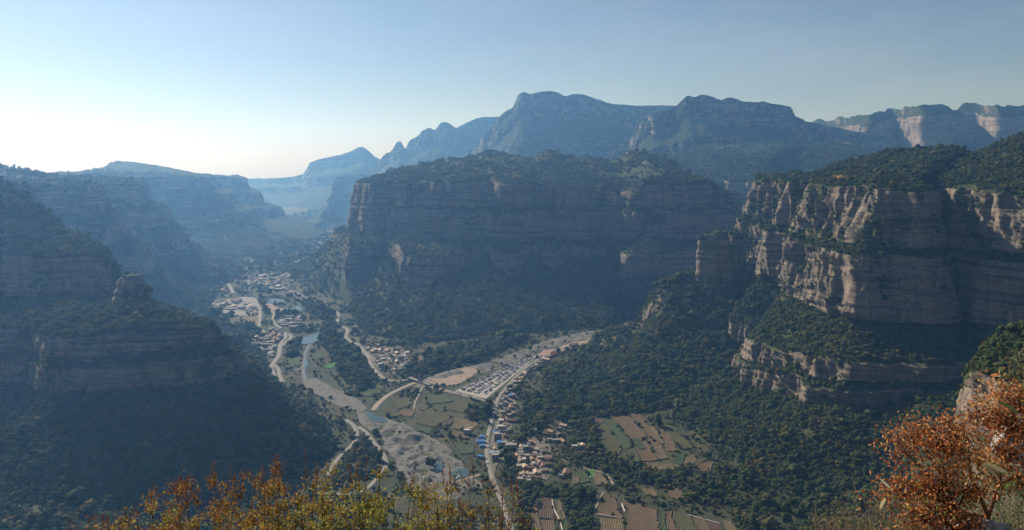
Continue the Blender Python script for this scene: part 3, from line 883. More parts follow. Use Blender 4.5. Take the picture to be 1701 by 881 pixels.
for i, (k, c) in enumerate([
    ('olive', [(978, 690), (993, 687), (1034, 745), (1016, 768)]), ('dark', [(977, 688), (990, 687), (1004, 702), (994, 706)]),
    ('green', [(994, 686), (1006, 682), (1052, 742), (1036, 748)]), ('brown', [(1006, 681), (1030, 672), (1074, 726), (1054, 742)]),
    ('brown', [(1032, 671), (1047, 666), (1098, 738), (1076, 728)]), ('tan', [(1075, 727), (1098, 740), (1108, 763), (1092, 766)]),
    ('brown', [(1055, 743), (1074, 729), (1091, 766), (1066, 768)]), ('olive', [(1036, 748), (1053, 744), (1064, 768), (1018, 769)]),
    ('deep', [(1049, 731), (1061, 729), (1073, 746), (1062, 748)]), ('tan', [(1068, 706), (1090, 711), (1102, 738), (1092, 740)]),
    ('olive', [(1100, 706), (1114, 706), (1152, 744), (1132, 748)]), ('brown', [(1096, 712), (1110, 718), (1126, 752), (1108, 752)]),
    ('deep', [(1123, 752), (1140, 753), (1132, 775), (1117, 773)]), ('tan', [(1141, 756), (1158, 757), (1156, 770), (1136, 772)]),
    ('olive', [(1160, 762), (1172, 764), (1160, 774), (1150, 772)]), ('tan', [(1049, 769), (1116, 772), (1152, 783), (1082, 781)]),
    ('brown', [(1158, 772), (1184, 768), (1180, 784), (1154, 784)]),
    ('tan', [(984, 655), (1036, 649), (1040, 654), (990, 661)]), ('brown', [(990, 662), (1042, 656), (1044, 663), (1000, 670)]), ('olive', [(1006, 640), (1036, 644), (1038, 648), (1004, 646)]),
    ('green', [(912, 648), (932, 648), (944, 664), (922, 664)]), ('tan', [(940, 664), (982, 660), (980, 668), (946, 672)]), ('olive', [(928, 668), (940, 674), (936, 682), (924, 676)]),
    ('dark', [(901, 827), (917, 832), (921, 863), (896, 860)]), ('brown', [(883, 845), (892, 842), (900, 890), (886, 890)]), ('brown', [(899, 866), (919, 864), (925, 890), (903, 890)]),
    ('tan', [(922, 835), (930, 834), (940, 862), (932, 866)]), ('green', [(930, 850), (937, 850), (946, 890), (938, 890)]),
    ('brown', [(1004, 821), (1022, 827), (1033, 861), (987, 854)]), ('tan', [(997, 863), (1033, 864), (1040, 890), (1000, 890)]), ('brown', [(1036, 829), (1090, 849), (1096, 890), (1044, 890)]),
    ('green', [(1096, 851), (1104, 853), (1108, 890), (1098, 890)]), ('brown', [(1106, 847), (1114, 850), (1124, 890), (1110, 890)]), ('olive', [(1117, 849), (1144, 858), (1160, 890), (1128, 890)]),
    ('brown', [(1147, 857), (1164, 862), (1190, 890), (1164, 890)]), ('dark', [(1168, 864), (1190, 868), (1206, 890), (1192, 890)]), ('tan', [(1200, 866), (1216, 870), (1230, 890), (1212, 890)]),
    ('green', [(948, 786), (972, 781), (980, 801), (950, 808)]), ('tan', [(984, 786), (1002, 786), (1010, 806), (988, 808)]), ('bright', [(975, 782), (985, 780), (988, 795), (980, 797)]), ('tan', [(950, 794), (960, 794), (960, 804), (950, 805)]),
    ('tan', [(1066, 811), (1086, 812), (1092, 826), (1072, 822)]), ('brown', [(1108, 806), (1130, 814), (1142, 836), (1116, 828)]),
    ('green', [(700, 655), (735, 654), (754, 667), (714, 673)]), ('olive', [(763, 660), (790, 667), (771, 687), (739, 680)]), ('olive', [(706, 680), (751, 691), (722, 711), (689, 703)]),
    ('tan', [(757, 694), (795, 704), (783, 718), (750, 712)]), ('dark', [(736, 700), (752, 694), (748, 705), (730, 714)]), ('green', [(686, 708), (716, 714), (712, 722), (690, 716)]), ('brown', [(752, 716), (782, 722), (776, 730), (744, 726)]),
    ('green', [(756, 737), (790, 742), (786, 754), (764, 756)]), ('olive', [(700, 672), (716, 676), (704, 684), (694, 680)]),
    ('bright', [(534, 608), (563, 601), (567, 608), (545, 613)]), ('green', [(478, 596), (500, 592), (500, 606), (478, 612)]), ('green', [(515, 590), (540, 578), (548, 590), (520, 602)]),
    ('olive', [(372, 530), (400, 527), (402, 543), (378, 545)]), ('tan', [(402, 527), (428, 524), (428, 543), (404, 544)]), ('brown', [(372, 546), (396, 546), (398, 552), (380, 554)]),
    ('olive', [(697, 577), (797, 563), (806, 566), (732, 585)]), ('tan', [(690, 589), (704, 592), (711, 600), (693, 606)]), ('tan', [(696, 583), (716, 580), (728, 584), (706, 590)]),
    ('green', [(600, 640), (640, 646), (628, 660), (598, 658)]), ('olive', [(615, 640), (628, 640), (640, 644), (630, 648)]),
    ('green', [(400, 490), (428, 486), (470, 490), (440, 494)]), ('olive', [(620, 690), (655, 682), (668, 690), (650, 694)]),
    ('olive', [(650, 665), (680, 660), (684, 672), (662, 680)]), ('brown', [(664, 682), (688, 684), (684, 694), (668, 692)])]):
    field(k, c, 0.30 + 0.013 * (i % 9))

# ------------------------------------------------------------------ car park and cars
A_, B_, C_, D_ = (np.array(fp(*q)) for q in ((758, 650), (807, 662), (897, 588), (857, 603)))
def park(s, w):
    return (A_ * (1 - w) + B_ * w) * (1 - s) + (D_ * (1 - w) + C_ * w) * s
sheet('car_park', [park(-.01, -.03), park(-.01, 1.03), park(1.0, 1.03), park(1.0, -.03)], M_lot, 0.50, 8, natural=0)
verge = simple_mat('verge_grass', (0.05, 0.065, 0.03), 0.4, 0.4)
for w0 in (-0.16, 1.05):
    sheet('verge', [park(0, w0), park(0, w0 + 0.1), park(.95, w0 + 0.1), park(.95, w0)], verge, 0.44, 8, natural=0)
sheet('plaza', px_poly([(893, 591), (903, 583), (921, 580), (916, 592), (902, 598)]), M_plaza, 0.52, 8, natural=0)
sheet('bare_earth', px_poly([(920, 580), (948, 570), (985, 562), (972, 571), (930, 586)]), M_earth, 0.40, 8, natural=2, seed=33)
sheet('village_yard', px_poly([(812, 800), (813, 742), (826, 690), (832, 662), (856, 640), (858, 668), (852, 700), (846, 735), (868, 728), (900, 725), (912, 742), (914, 790), (880, 806), (858, 800), (850, 770), (828, 770), (818, 800)]), simple_mat('village_ground', (0.10, 0.087, 0.07), 0.4, 0.25, second=(0.045, 0.055, 0.028)), 0.36, 6, exclude=False, natural=3, seed=35)
sheet('village_yard', px_poly([(585, 546), (600, 575), (640, 576), (688, 586), (690, 606), (655, 622), (628, 612), (612, 590), (596, 570)]), bpy.data.materials['village_ground'], 0.36, 8, exclude=False, natural=3, seed=36)
sheet('village_yard', px_poly([(352, 501), (420, 494), (428, 520), (396, 524), (354, 516)]), bpy.data.materials['concrete'], 0.36, 10, natural=3, seed=37)

def paint(name, c, rough=0.35):
    m, t, b = new_mat(name)
    b.inputs['Base Color'].default_value = (*c, 1)
    b.inputs['Roughness'].default_value = rough
    b.inputs['Specular IOR Level'].default_value = 0.5
    b.inputs['Coat Weight'].default_value = 0.3
    return m
CAR_PAINT = {'white': paint('paint_white', (0.75, 0.75, 0.74)), 'silver': paint('paint_silver', (0.42, 0.43, 0.45)), 'black': paint('paint_black', (0.02, 0.02, 0.025)),
             'dark blue': paint('paint_blue', (0.03, 0.05, 0.14)), 'red': paint('paint_red', (0.30, 0.03, 0.03)), 'grey': paint('paint_grey', (0.14, 0.145, 0.15))}
M_glass = paint('car_glass', (0.02, 0.025, 0.03), 0.08)
M_tyre = paint('tyre_rubber', (0.02, 0.02, 0.02), 0.8)

def car_body_bm(L=4.4, W=1.75):
    """Profile of lower body extruded across, pinched at the corners."""
    bm = bmesh.new()
    prof = [(-L / 2, .35), (-L / 2 - .02, .62), (-L / 2 + .15, .80), (-L * .22, .90), (L * .30, .90), (L / 2 - .1, .82), (L / 2, .6), (L / 2 - .03, .32), (L * .38, .24), (-L * .38, .24)]
    rows = []
    for yy, s in ((-W / 2, .985), (-W / 2 + .12, 1), (W / 2 - .12, 1), (W / 2, .985)):
        rows.append([bm.verts.new((x * s, yy, z)) for x, z in prof])
    n = len(prof)
    for a, b_ in zip(rows[:-1], rows[1:]):
        for i in range(n):
            bm.faces.new((a[i], b_[i], b_[(i + 1) % n], a[(i + 1) % n]))
    bm.faces.new(rows[0])
    bm.faces.new(rows[-1][::-1])
    return bm

def frustum(bm, x0, x1, w0, tx0, tx1, w1, z0, z1):
    b0 = [bm.verts.new(p) for p in ((x0, -w0, z0), (x1, -w0, z0), (x1, w0, z0), (x0, w0, z0))]
    b1 = [bm.verts.new(p) for p in ((tx0, -w1, z1), (tx1, -w1, z1), (tx1, w1, z1), (tx0, w1, z1))]
    fs = []
    for i in range(4):
        fs.append(bm.faces.new((b0[i], b0[(i + 1) % 4], b1[(i + 1) % 4], b1[i])))
    fs.append(bm.faces.new(b1))
    return fs

def make_car_mesh(colour, van=False):
    bm = car_body_bm(4.6 if van else 4.3, 1.8 if van else 1.74)
    top = 1.75 if van else 1.42
    fs = frustum(bm, -1.7 if van else -1.45, 1.35 if van else 1.25, .84, -1.6 if van else -1.0, .9 if van else .55, .66, .88, top)
    for f in fs[:4]:
        f.material_index = 1
    fr = frustum(bm, -1.62 if van else -1.02, .92 if van else .57, .68, -1.55 if van else -.92, .84 if van else .47, .60, top, top + .05)
    for sx in (-1.35, 1.35):
        for sy in (-.8, .8):
            r = bmesh.ops.create_cone(bm, cap_ends=True, segments=10, radius1=.32, radius2=.32, depth=.2, matrix=Matrix.Translation((sx, sy, .32)) @ Matrix.Rotation(R(90), 4, 'X'))
            for f in {f for v in r['verts'] for f in v.link_faces}:
                f.material_index = 2
    bmesh.ops.recalc_face_normals(bm, faces=bm.faces[:])
    me = bpy.data.meshes.new('car')
    bm.to_mesh(me)
    bm.free()
    for m in (CAR_PAINT[colour], M_glass, M_tyre):
        me.materials.append(m)
    return me

car_meshes = {(c, v): make_car_mesh(c, v) for c in CAR_PAINT for v in (False, True)}
ORD = ['first', 'second', 'third', 'fourth', 'fifth', 'sixth', 'seventh', 'eighth', 'ninth', 'tenth', 'eleventh', 'twelfth', 'thirteenth', 'fourteenth', 'fifteenth', 'sixteenth']
def ground1(x, y):
    return float(ground_h(np.array([x]), np.array([y]))[0])
def put_car(x, y, rz, colour, van, label, group, dz=0.55):
    o = link('parked_car', car_meshes[(colour, van)], None, label=label, category='van' if van else 'car', group=group)
    o.location = (x, y, ground1(x, y) + dz)
    o.rotation_euler = (0, 0, rz)
    return o
ax = math.atan2(*(D_ - A_)[::-1])
rowpos = [0.07, 0.155, 0.31, 0.395, 0.55, 0.635, 0.80, 0.885]
colours = ['white', 'silver', 'black', 'dark blue', 'red', 'grey']
lenAD = float(np.linalg.norm(D_ - A_))
for ri, w in enumerate(rowpos):
    nslot = int(lenAD * 0.90 / 3.0)
    for k in range(nslot):
        s = 0.035 + 0.90 * (k + 0.5) / nslot
        if random.random() > 0.66 or int(k * 7 + ri * 3) % 19 == 0:
            continue
        c = random.choices(colours, [26, 22, 24, 9, 5, 14])[0]
        van = random.random() < 0.2
        x, y = park(s, w)
        x += random.uniform(-.25, .25)
        y += random.uniform(-.25, .25)
        kind = 'van' if van else 'car'
        put_car(x, y, ax + R(90) + (math.pi if random.random() < .5 else 0) + random.uniform(-.05, .05), c, van,
                f'{c} {kind} parked in the {ORD[ri]} row of the car park counted from the river', f'{c} {kind}s in the {ORD[ri]} car park row')

# cars and buses on the roads
def bus(x, y, rz, colour, label, dz=0.6, L=10.5):
    root = bpy.data.objects.new('bus', None)
    COL.objects.link(root)
    root.location = (x, y, ground1(x, y) + dz)
    root.rotation_euler = (0, 0, rz)
    root['label'] = label
    root['category'] = 'bus'
    bm = bmesh.new()
    frustum(bm, -L / 2, L / 2, 1.22, -L / 2 + .05, L / 2 - .05, 1.2, .4, 1.5)
    frustum(bm, -L / 2 + .05, L / 2 - .1, 1.17, -L / 2 + .12, L / 2 - .3, 1.1, 2.5, 3.0)
    bmesh.ops.recalc_face_normals(bm, faces=bm.faces[:])
    me = bpy.data.meshes.new('body')
    bm.to_mesh(me); bm.free()
    link('body', me, CAR_PAINT[colour], root)
    bm = bmesh.new()
    frustum(bm, -L / 2 + .06, L / 2 - .06, 1.19, -L / 2 + .06, L / 2 - .12, 1.16, 1.5, 2.5)
    me = bpy.data.meshes.new('window_band')
    bm.to_mesh(me); bm.free()
    link('window_band', me, M_glass, root)
    for sx in (-L * .3, L * .32):
        for sy in (-1.1, 1.1):
            bm = bmesh.new()
            bmesh.ops.create_cone(bm, cap_ends=True, segments=12, radius1=.48, radius2=.48, depth=.3, matrix=Matrix.Translation((sx, sy, .48)) @ Matrix.Rotation(R(90), 4, 'X'))
            me = bpy.data.meshes.new('wheel')
            bm.to_mesh(me); bm.free()
            link('wheel', me, M_tyre, root)
    return root

def along(pts, t):
    P = np.array(px_poly(pts))
    L = np.concatenate([[0], np.cumsum(np.linalg.norm(np.diff(P, axis=0), axis=1))])
    d = t * L[-1]
    k = min(max(int(np.searchsorted(L, d)) - 1, 0), len(P) - 2)
    f = (d - L[k]) / (L[k + 1] - L[k])
    p = P[k] * (1 - f) + P[k + 1] * f
    g = P[k + 1] - P[k]
    return p[0], p[1], math.atan2(g[1], g[0])
cross = [(712, 641), (735, 648), (765, 655), (800, 664), (827, 670)]
for i, (tt, side) in enumerate([(0.42, 1), (0.50, -1), (0.58, 1), (0.64, -1), (0.72, 1), (0.80, 1), (0.87, -1), (0.93, 1)]):
    x, y, a = along(cross, tt)
    c = ['white', 'black', 'silver', 'red', 'white', 'dark blue', 'grey', 'white'][i]
    put_car(x - math.sin(a) * 2.2 * side, y + math.cos(a) * 2.2 * side, a, c, i % 3 == 0, f"{c} {'van' if i % 3 == 0 else 'car'} on the road beside the car park, {ORD[i]} from the bridge", 'vehicles on the cross road')
vill = [(835, 835), (820, 798), (811, 766), (809, 735), (816, 705), (823, 680), (827, 664)]
for i, (tt, side) in enumerate([(0.3, 1), (0.45, -1), (0.55, 1), (0.66, 1), (0.78, -1), (0.86, 1), (0.95, -1)]):
    x, y, a = along(vill, tt)
    c = ['white', 'silver', 'red', 'white', 'black', 'silver', 'dark blue'][i]
    put_car(x - math.sin(a) * 2.0 * side, y + math.cos(a) * 2.0 * side, a, c, i in (0, 4), f"{c} {'van' if i in (0, 4) else 'car'} on the village street, {ORD[i]} from the bottom of the picture", 'vehicles on the village street')
x, y = fp(762, 794)
put_car(x, y, 0.5, 'white', True, 'lone white van beside the lower quarry pool', 'lone vehicles')

# ------------------------------------------------------------------ bridge
bx0, by0 = fp(679, 629.3)
bx1, by1 = fp(714, 641.6)
blen = math.hypot(bx1 - bx0, by1 - by0)
br = bpy.data.objects.new('bridge', None)
COL.objects.link(br)
br.location = ((bx0 + bx1) / 2, (by0 + by1) / 2, 0)
br.rotation_euler = (0, 0, math.atan2(by1 - by0, bx1 - bx0))
br['label'] = 'long low concrete road bridge over the dry side river'
br['category'] = 'bridge'
def box_me(name, x0, x1, y0, y1, z0, z1):
    V = [(x, y, z) for z in (z0, z1) for y in (y0, y1) for x in (x0, x1)]
    return mesh_np(name, np.array(V, float), np.array([[0, 2, 3, 1], [4, 5, 7, 6], [0, 1, 5, 4], [2, 6, 7, 3], [0, 4, 6, 2], [1, 3, 7, 5]]), False)
link('deck', box_me('deck', -blen / 2, blen / 2, -4.6, 4.6, 1.2, 2.4), M_concrete, br)
for sy in (-1, 1):
    link('parapet', box_me('parapet', -blen / 2, blen / 2, sy * 4.45 - .15, sy * 4.45 + .15, 2.4, 3.4), M_concrete, br)
for k in range(4):
    px_ = -blen / 2 + blen * (k + .5) / 4
    link('pier', box_me('pier', px_ - .7, px_ + .7, -3.8, 3.8, -2.5, 1.2), M_concrete, br)
bb = bus(bx0 * .45 + bx1 * .55, by0 * .45 + by1 * .55, br.rotation_euler.z, 'dark blue', 'dark blue bus crossing the bridge over the side river', 0)
bb.location.z = 2.4

# ------------------------------------------------------------------ houses
M_wall = {k: simple_mat('wall_' + k, c, 0.15, 0.8, bump=0.2) for k, c in {'white': (0.36, 0.34, 0.305), 'grey': (0.22, 0.21, 0.195), 'tan': (0.28, 0.22, 0.165), 'brick': (0.28, 0.165, 0.12), 'stone': (0.24, 0.215, 0.19)}.items()}
def roof_mat(name, c, pitch, var=0.3):
    m, t, b = new_mat(name)
    tc = t.nodes.new('ShaderNodeTexCoord').outputs['Object']
    w = t.nodes.new('ShaderNodeTexWave')
    w.bands_direction = 'X'
    w.inputs['Scale'].default_value = 0.31 / pitch
    t.links.new(tc, w.inputs['Vector'])
    inf = t.nodes.new('ShaderNodeObjectInfo')
    P = t.nodes.new('ShaderNodeNewGeometry').outputs['Position']
    n = noise(t, P, 0.9, 5, 0.7)
    a = mix(t, 0.8, c, ramp(t, n, [(0.3, (0.6,) * 3), (0.7, (1.3,) * 3)]).outputs[0], 'MULTIPLY')
    a = mix(t, 0.7, a, ramp(t, inf.outputs['Random'], [(0, (0.75, 0.75, 0.78)), (1, (1.2, 1.15, 1.1))]).outputs[0], 'MULTIPLY')
    t.links.new(a, b.inputs['Base Color'])
    bp = N(t, 'ShaderNodeBump', i_Strength=0.6, i_Distance=0.15)
    t.links.new(w.outputs['Fac'], bp.inputs['Height'])
    t.links.new(bp.outputs[0], b.inputs['Normal'])
    b.inputs['Roughness'].default_value = 0.75
    return m
M_roof = {'brown': roof_mat('roof_brown', (0.25, 0.155, 0.108), 0.6), 'flat': roof_mat('roof_flat', (0.25, 0.235, 0.215), 3.0), 'white': roof_mat('roof_white', (0.40, 0.375, 0.34), 3.0),
          'blue': roof_mat('roof_blue', (0.05, 0.19, 0.47), 1.0), 'red': roof_mat('roof_red', (0.42, 0.10, 0.065), 0.6), 'grey': roof_mat('roof_grey', (0.22, 0.21, 0.205), 1.0),
          'pale': roof_mat('roof_pale', (0.36, 0.275, 0.21), 1.2), 'pale blue': roof_mat('roof_pale_blue', (0.26, 0.37, 0.48), 1.0)}
M_opening = paint('window_dark', (0.03, 0.035, 0.045), 0.2)
M_door = simple_mat('door_wood', (0.13, 0.06, 0.04), 0.2, 2)

def gable_roof(w, d, h, rise, over=0.5, th=0.22):
    x, y = w / 2 + over, d / 2 + over
    e = h - rise * over / (d / 2)
    V = [(-x, -y, e), (x, -y, e), (x, 0, h + rise), (-x, 0, h + rise), (x, y, e), (-x, y, e)]
    V = V + [(a, b, c + th) for a, b, c in V]
    V += [(-x, -.25, h + rise + th * .6), (x, -.25, h + rise + th * .6), (x, .25, h + rise + th * .6), (-x, .25, h + rise + th * .6), (-x, 0, h + rise + th + .25), (x, 0, h + rise + th + .25)]
    return np.array(V, float), [np.array([[0, 3, 2, 1], [3, 5, 4, 2], [6, 7, 8, 9], [9, 8, 10, 11], [0, 1, 7, 6], [4, 5, 11, 10], [12, 13, 17, 16], [14, 15, 16, 17]]), np.array([[0, 6, 3], [3, 6, 9], [3, 9, 5], [5, 9, 11], [1, 2, 7], [2, 8, 7], [2, 4, 8], [4, 10, 8]])]

def make_house_meshes(kind, w, d, h):
    if kind == 'gable':
        rise = d * 0.24
        V = [(-w / 2, -d / 2, 0), (w / 2, -d / 2, 0), (w / 2, d / 2, 0), (-w / 2, d / 2, 0), (-w / 2, -d / 2, h), (w / 2, -d / 2, h), (w / 2, d / 2, h), (-w / 2, d / 2, h), (-w / 2, 0, h + rise), (w / 2, 0, h + rise)]
        wall = mesh_np('wall', np.array(V, float), [np.array([[0, 1, 5, 4], [2, 3, 7, 6]]), np.array([[1, 2, 6, 9, 5], [3, 0, 4, 8, 7]])], False)
        rv, rf = gable_roof(w, d, h, rise)
        roof = mesh_np('roof', rv, rf, False)
    elif kind == 'shed':
        V = [(-w / 2, -d / 2, 0), (w / 2, -d / 2, 0), (w / 2, d / 2, 0), (-w / 2, d / 2, 0), (-w / 2, -d / 2, h), (w / 2, -d / 2, h), (w / 2, d / 2, h), (-w / 2, d / 2, h)]
        wall = mesh_np('wall', np.array(V, float), [np.array([[0, 1, 5, 4], [2, 3, 7, 6], [1, 2, 6, 5], [3, 0, 4, 7]])], False)
        rv, rf = gable_roof(w, d, h, d * 0.07, 0.4, 0.12)
        roof = mesh_np('roof', rv, rf, False)
    else:                      # flat roof behind a parapet, stair hut
        wall = box_me('wall', -w / 2, w / 2, -d / 2, d / 2, 0, h)
        bm = bmesh.new()
        o_, t_ = 0.25, 0.25
        def bx(x0, x1, y0, y1, z0, z1):
            vs = [bm.verts.new((x, y, z)) for z in (z0, z1) for y in (y0, y1) for x in (x0, x1)]
            for q in ((0, 2, 3, 1), (4, 5, 7, 6), (0, 1, 5, 4), (2, 6, 7, 3), (0, 4, 6, 2), (1, 3, 7, 5)):
                bm.faces.new([vs[i] for i in q])
        X, Y = w / 2 + o_, d / 2 + o_
        bx(-X, X, -Y, Y, h, h + .25)
        bx(-X, X, -Y, -Y + t_, h + .25, h + .7)
        bx(-X, X, Y - t_, Y, h + .25, h + .7)
        bx(-X, -X + t_, -Y + t_, Y - t_, h + .25, h + .7)
        bx(X - t_, X, -Y + t_, Y - t_, h + .25, h + .7)
        if w > 9:
            bx(w * .18, w * .18 + 2.6, d * .5 - 3.0, d * .5 - .4, h + .25, h + 2.4)
        roof = bpy.data.meshes.new('roof')
        bm.to_mesh(roof); bm.free()
    return wall, roof

win_me = box_me('window', -.7, .7, -.06, .06, -.65, .65)
door_me = box_me('door', -.6, .6, -.06, .06, 0, 2.1)
HOUSE_CACHE = {}
HOUSES = []
def house(x, y, rz, kind, roof, wall, w, d, storeys, label, cat='house', group=None, detail=False, dz=0.2):
    w, d = round(w), round(d)
    h = 3.1 * storeys
    key = (kind, w, d, h)
    if key not in HOUSE_CACHE:
        HOUSE_CACHE[key] = make_house_meshes(*key)
    mkey = key + (roof, wall)
    if mkey not in HOUSE_CACHE:
        a, b_ = (m.copy() for m in HOUSE_CACHE[key])
        a.materials.append(M_wall[wall]); b_.materials.append(M_roof[roof])
        HOUSE_CACHE[mkey] = (a, b_)
    a, b_ = HOUSE_CACHE[mkey]
    root = bpy.data.objects.new('house', None)
    COL.objects.link(root)
    root.location = (x, y, ground1(x, y) + dz)
    root.rotation_euler = (0, 0, rz)
    root['label'] = label
    root['category'] = cat
    if group:
        root['group'] = group
    link('wall', a, None, root)
    link('roof', b_, None, root)
    if detail:
        for st in range(storeys):
            n = max(2, int(w / 3.2))
            for sy in (-1, 1):
                for k in range(n):
                    xx = -w / 2 + w * (k + .5) / n
                    if st == 0 and k == n // 2 and sy < 0:
                        o = link('door', door_me, M_door, root)
                        o.location = (xx, sy * (d / 2 + .02), 0.05)
                    else:
                        o = link('window', win_me, M_opening, root)
                        o.location = (xx, sy * (d / 2 + .02), 1.6 + 3.1 * st)
    HOUSES.append((x, y, max(w, d) * .62 + 1))
    return root

# lower village, building by building: (pixel, kind, roof, wall, w, d, storeys, turn)
c3 = lambda X, Y: (720 + X / 3.376, 620 + Y / 3.376)
LV = []
for X, Y, kind, roof, wall, w, d, st, turn in [
    (438, 127, 'shed', 'blue', 'grey', 16, 9, 1, 80), (404, 146, 'shed', 'blue', 'grey', 8, 6, 1, 10), (430, 95, 'flat', 'pale', 'tan', 8, 7, 1, 80), (385, 163, 'flat', 'flat', 'white', 8, 6, 2, 80),
    (376, 192, 'flat', 'flat', 'white', 8, 7, 2, 80), (404, 180, 'flat', 'grey', 'grey', 9, 7, 2, 80), (434, 196, 'gable', 'brown', 'tan', 17, 7, 1, 82), (404, 212, 'flat', 'flat', 'grey', 9, 6, 1, 80),
    (424, 240, 'flat', 'grey', 'brick', 9, 7, 1, 80), (450, 231, 'gable', 'pale', 'white', 8, 6, 1, 80), (390, 262, 'gable', 'red', 'brick', 7, 6, 1, 20), (438, 270, 'gable', 'brown', 'tan', 12, 6, 1, 10),
    (378, 284, 'flat', 'white', 'white', 9, 7, 2, 10), (382, 316, 'flat', 'white', 'white', 15, 11, 2, 8), (345, 334, 'shed', 'blue', 'grey', 7, 6, 1, 10), (360, 372, 'flat', 'flat', 'grey', 13, 11, 3, 6),
    (373, 405, 'shed', 'blue', 'grey', 9, 8, 2, 6), (398, 408, 'flat', 'flat', 'stone', 9, 9, 2, 6), (434, 420, 'flat', 'flat', 'grey', 17, 15, 2, 4), (342, 450, 'shed', 'pale blue', 'white', 14, 6, 1, 4),
    (344, 480, 'flat', 'flat', 'grey', 10, 9, 2, 4), (272, 362, 'shed', 'blue', 'grey', 8, 7, 1, 80), (264, 386, 'shed', 'blue', 'grey', 14, 8, 1, 8), (272, 410, 'shed', 'blue', 'grey', 9, 6, 1, 8),
    (266, 472, 'shed', 'blue', 'grey', 10, 5, 1, -15), (192, 338, 'flat', 'white', 'stone', 13, 8, 2, -4), (330, 172, 'flat', 'pale', 'tan', 6, 5, 1, 70), (330, 205, 'flat', 'grey', 'grey', 6, 6, 1, 70),
    (408, 120, 'flat', 'flat', 'white', 7, 6, 2, 80), (450, 52, 'flat', 'pale', 'tan', 8, 6, 1, 70), (436, 74, 'flat', 'flat', 'white', 8, 6, 1, 70), (462, 36, 'gable', 'brown', 'tan', 8, 6, 1, 70),
    (502, 392, 'gable', 'brown', 'tan', 9, 6, 1, 8), (523, 405, 'shed', 'pale blue', 'white', 10, 8, 1, 8), (547, 392, 'gable', 'brown', 'tan', 10, 6, 1, 100), (558, 432, 'gable', 'brown', 'brick', 11, 6, 1, 96),
    (522, 432, 'flat', 'flat', 'grey', 12, 9, 2, 8), (471, 466, 'gable', 'brown', 'tan', 15, 6, 1, 95), (496, 490, 'flat', 'white', 'white', 11, 8, 1, 6), (490, 452, 'flat', 'flat', 'stone', 8, 7, 1, 6),
    (530, 468, 'flat', 'flat', 'grey', 11, 8, 1, 6), (556, 466, 'gable', 'brown', 'stone', 9, 6, 1, 6), (617, 440, 'gable', 'pale', 'white', 10, 7, 1, 20), (640, 476, 'gable', 'pale', 'tan', 11, 8, 1, 12),
    (598, 478, 'flat', 'flat', 'stone', 9, 7, 1, 10), (596, 505, 'gable', 'brown', 'tan', 9, 6, 1, 98), (634, 512, 'gable', 'brown', 'brick', 9, 6, 1, 10), (515, 531, 'gable', 'pale', 'tan', 10, 8, 1, 95),
    (547, 534, 'gable', 'brown', 'tan', 9, 6, 1, 10), (575, 562, 'gable', 'pale', 'tan', 12, 7, 1, 95), (620, 549, 'gable', 'pale', 'white', 11, 9, 1, 15), (550, 572, 'flat', 'flat', 'brick', 8, 7, 1, 5),
    (500, 570, 'flat', 'flat', 'stone', 11, 8, 1, 5), (492, 597, 'flat', 'flat', 'grey', 13, 7, 1, 5), (527, 590, 'flat', 'grey', 'grey', 8, 7, 1, 5), (588, 590, 'gable', 'brown', 'tan', 9, 5, 1, 5), (480, 525, 'flat', 'flat', 'grey', 8, 8, 1, 5),
    (660, 334, 'gable', 'brown', 'tan', 13, 7, 1, 128), (730, 300, 'gable', 'pale', 'tan', 13, 7, 1, 150), (706, 316, 'flat', 'flat', 'stone', 7, 6, 1, 150), (726, 388, 'gable', 'brown', 'tan', 11, 6, 1, 118), (686, 384, 'flat', 'flat', 'grey', 11, 6, 1, 8),
    (652, 380, 'flat', 'grey', 'stone', 8, 6, 1, 8), (800, 416, 'flat', 'white', 'white', 12, 6, 1, 2), (837, 410, 'gable', 'pale', 'white', 9, 7, 1, 95), (744, 562, 'gable', 'brown', 'tan', 17, 9, 1, 80), (716, 582, 'flat', 'grey', 'stone', 6, 6, 1, 80),
    (630, 96, 'gable', 'brown', 'brick', 11, 6, 1, 4), (576, 326, 'flat', 'flat', 'white', 9, 5, 1, 4), (700, 350, 'flat', 'flat', 'stone', 6, 5, 1, 20), (626, 210, 'flat', 'flat', 'stone', 6, 5, 1, 10)]:
    u, v = c3(X, Y)
    LV.append((v, u, kind, roof, wall, w, d, st, turn))
LV.sort()
WORD = {'gable': 'gabled', 'flat': 'flat roofed', 'shed': 'metal roofed'}
# rows from the top of the village down, then from the left
ROWS, last = [], None
for h_ in LV:
    if last is None or h_[0] - last > 6:
        ROWS.append([])
        last = h_[0]
    ROWS[-1].append(h_)
nrows = len(ROWS)
def ordinal(i):
    return ORD[i] if i < len(ORD) else f'{i + 1}th'
for ri, row in enumerate(ROWS):
    row.sort(key=lambda q: q[1])
    for ci, (v, u, kind, roof, wall, w, d, st, turn) in enumerate(row):
        x, y = fp(u, v + 1.5)
        tall = {1: 'low', 2: 'two storey', 3: 'three storey'}[st]
        rname = {'flat': 'grey', 'pale': 'pale tan'}.get(roof, roof)
        kindw = 'shed' if kind == 'shed' else 'house'
        lab = f'{tall} {rname} {WORD[kind]} {kindw}, {ordinal(ci)} from left in lower village row {ordinal(ri)} from top'
        house(x, y, R(turn), kind, roof, wall, w * .8, d * .82, st, lab, kindw, 'buildings of the lower village', detail=True)

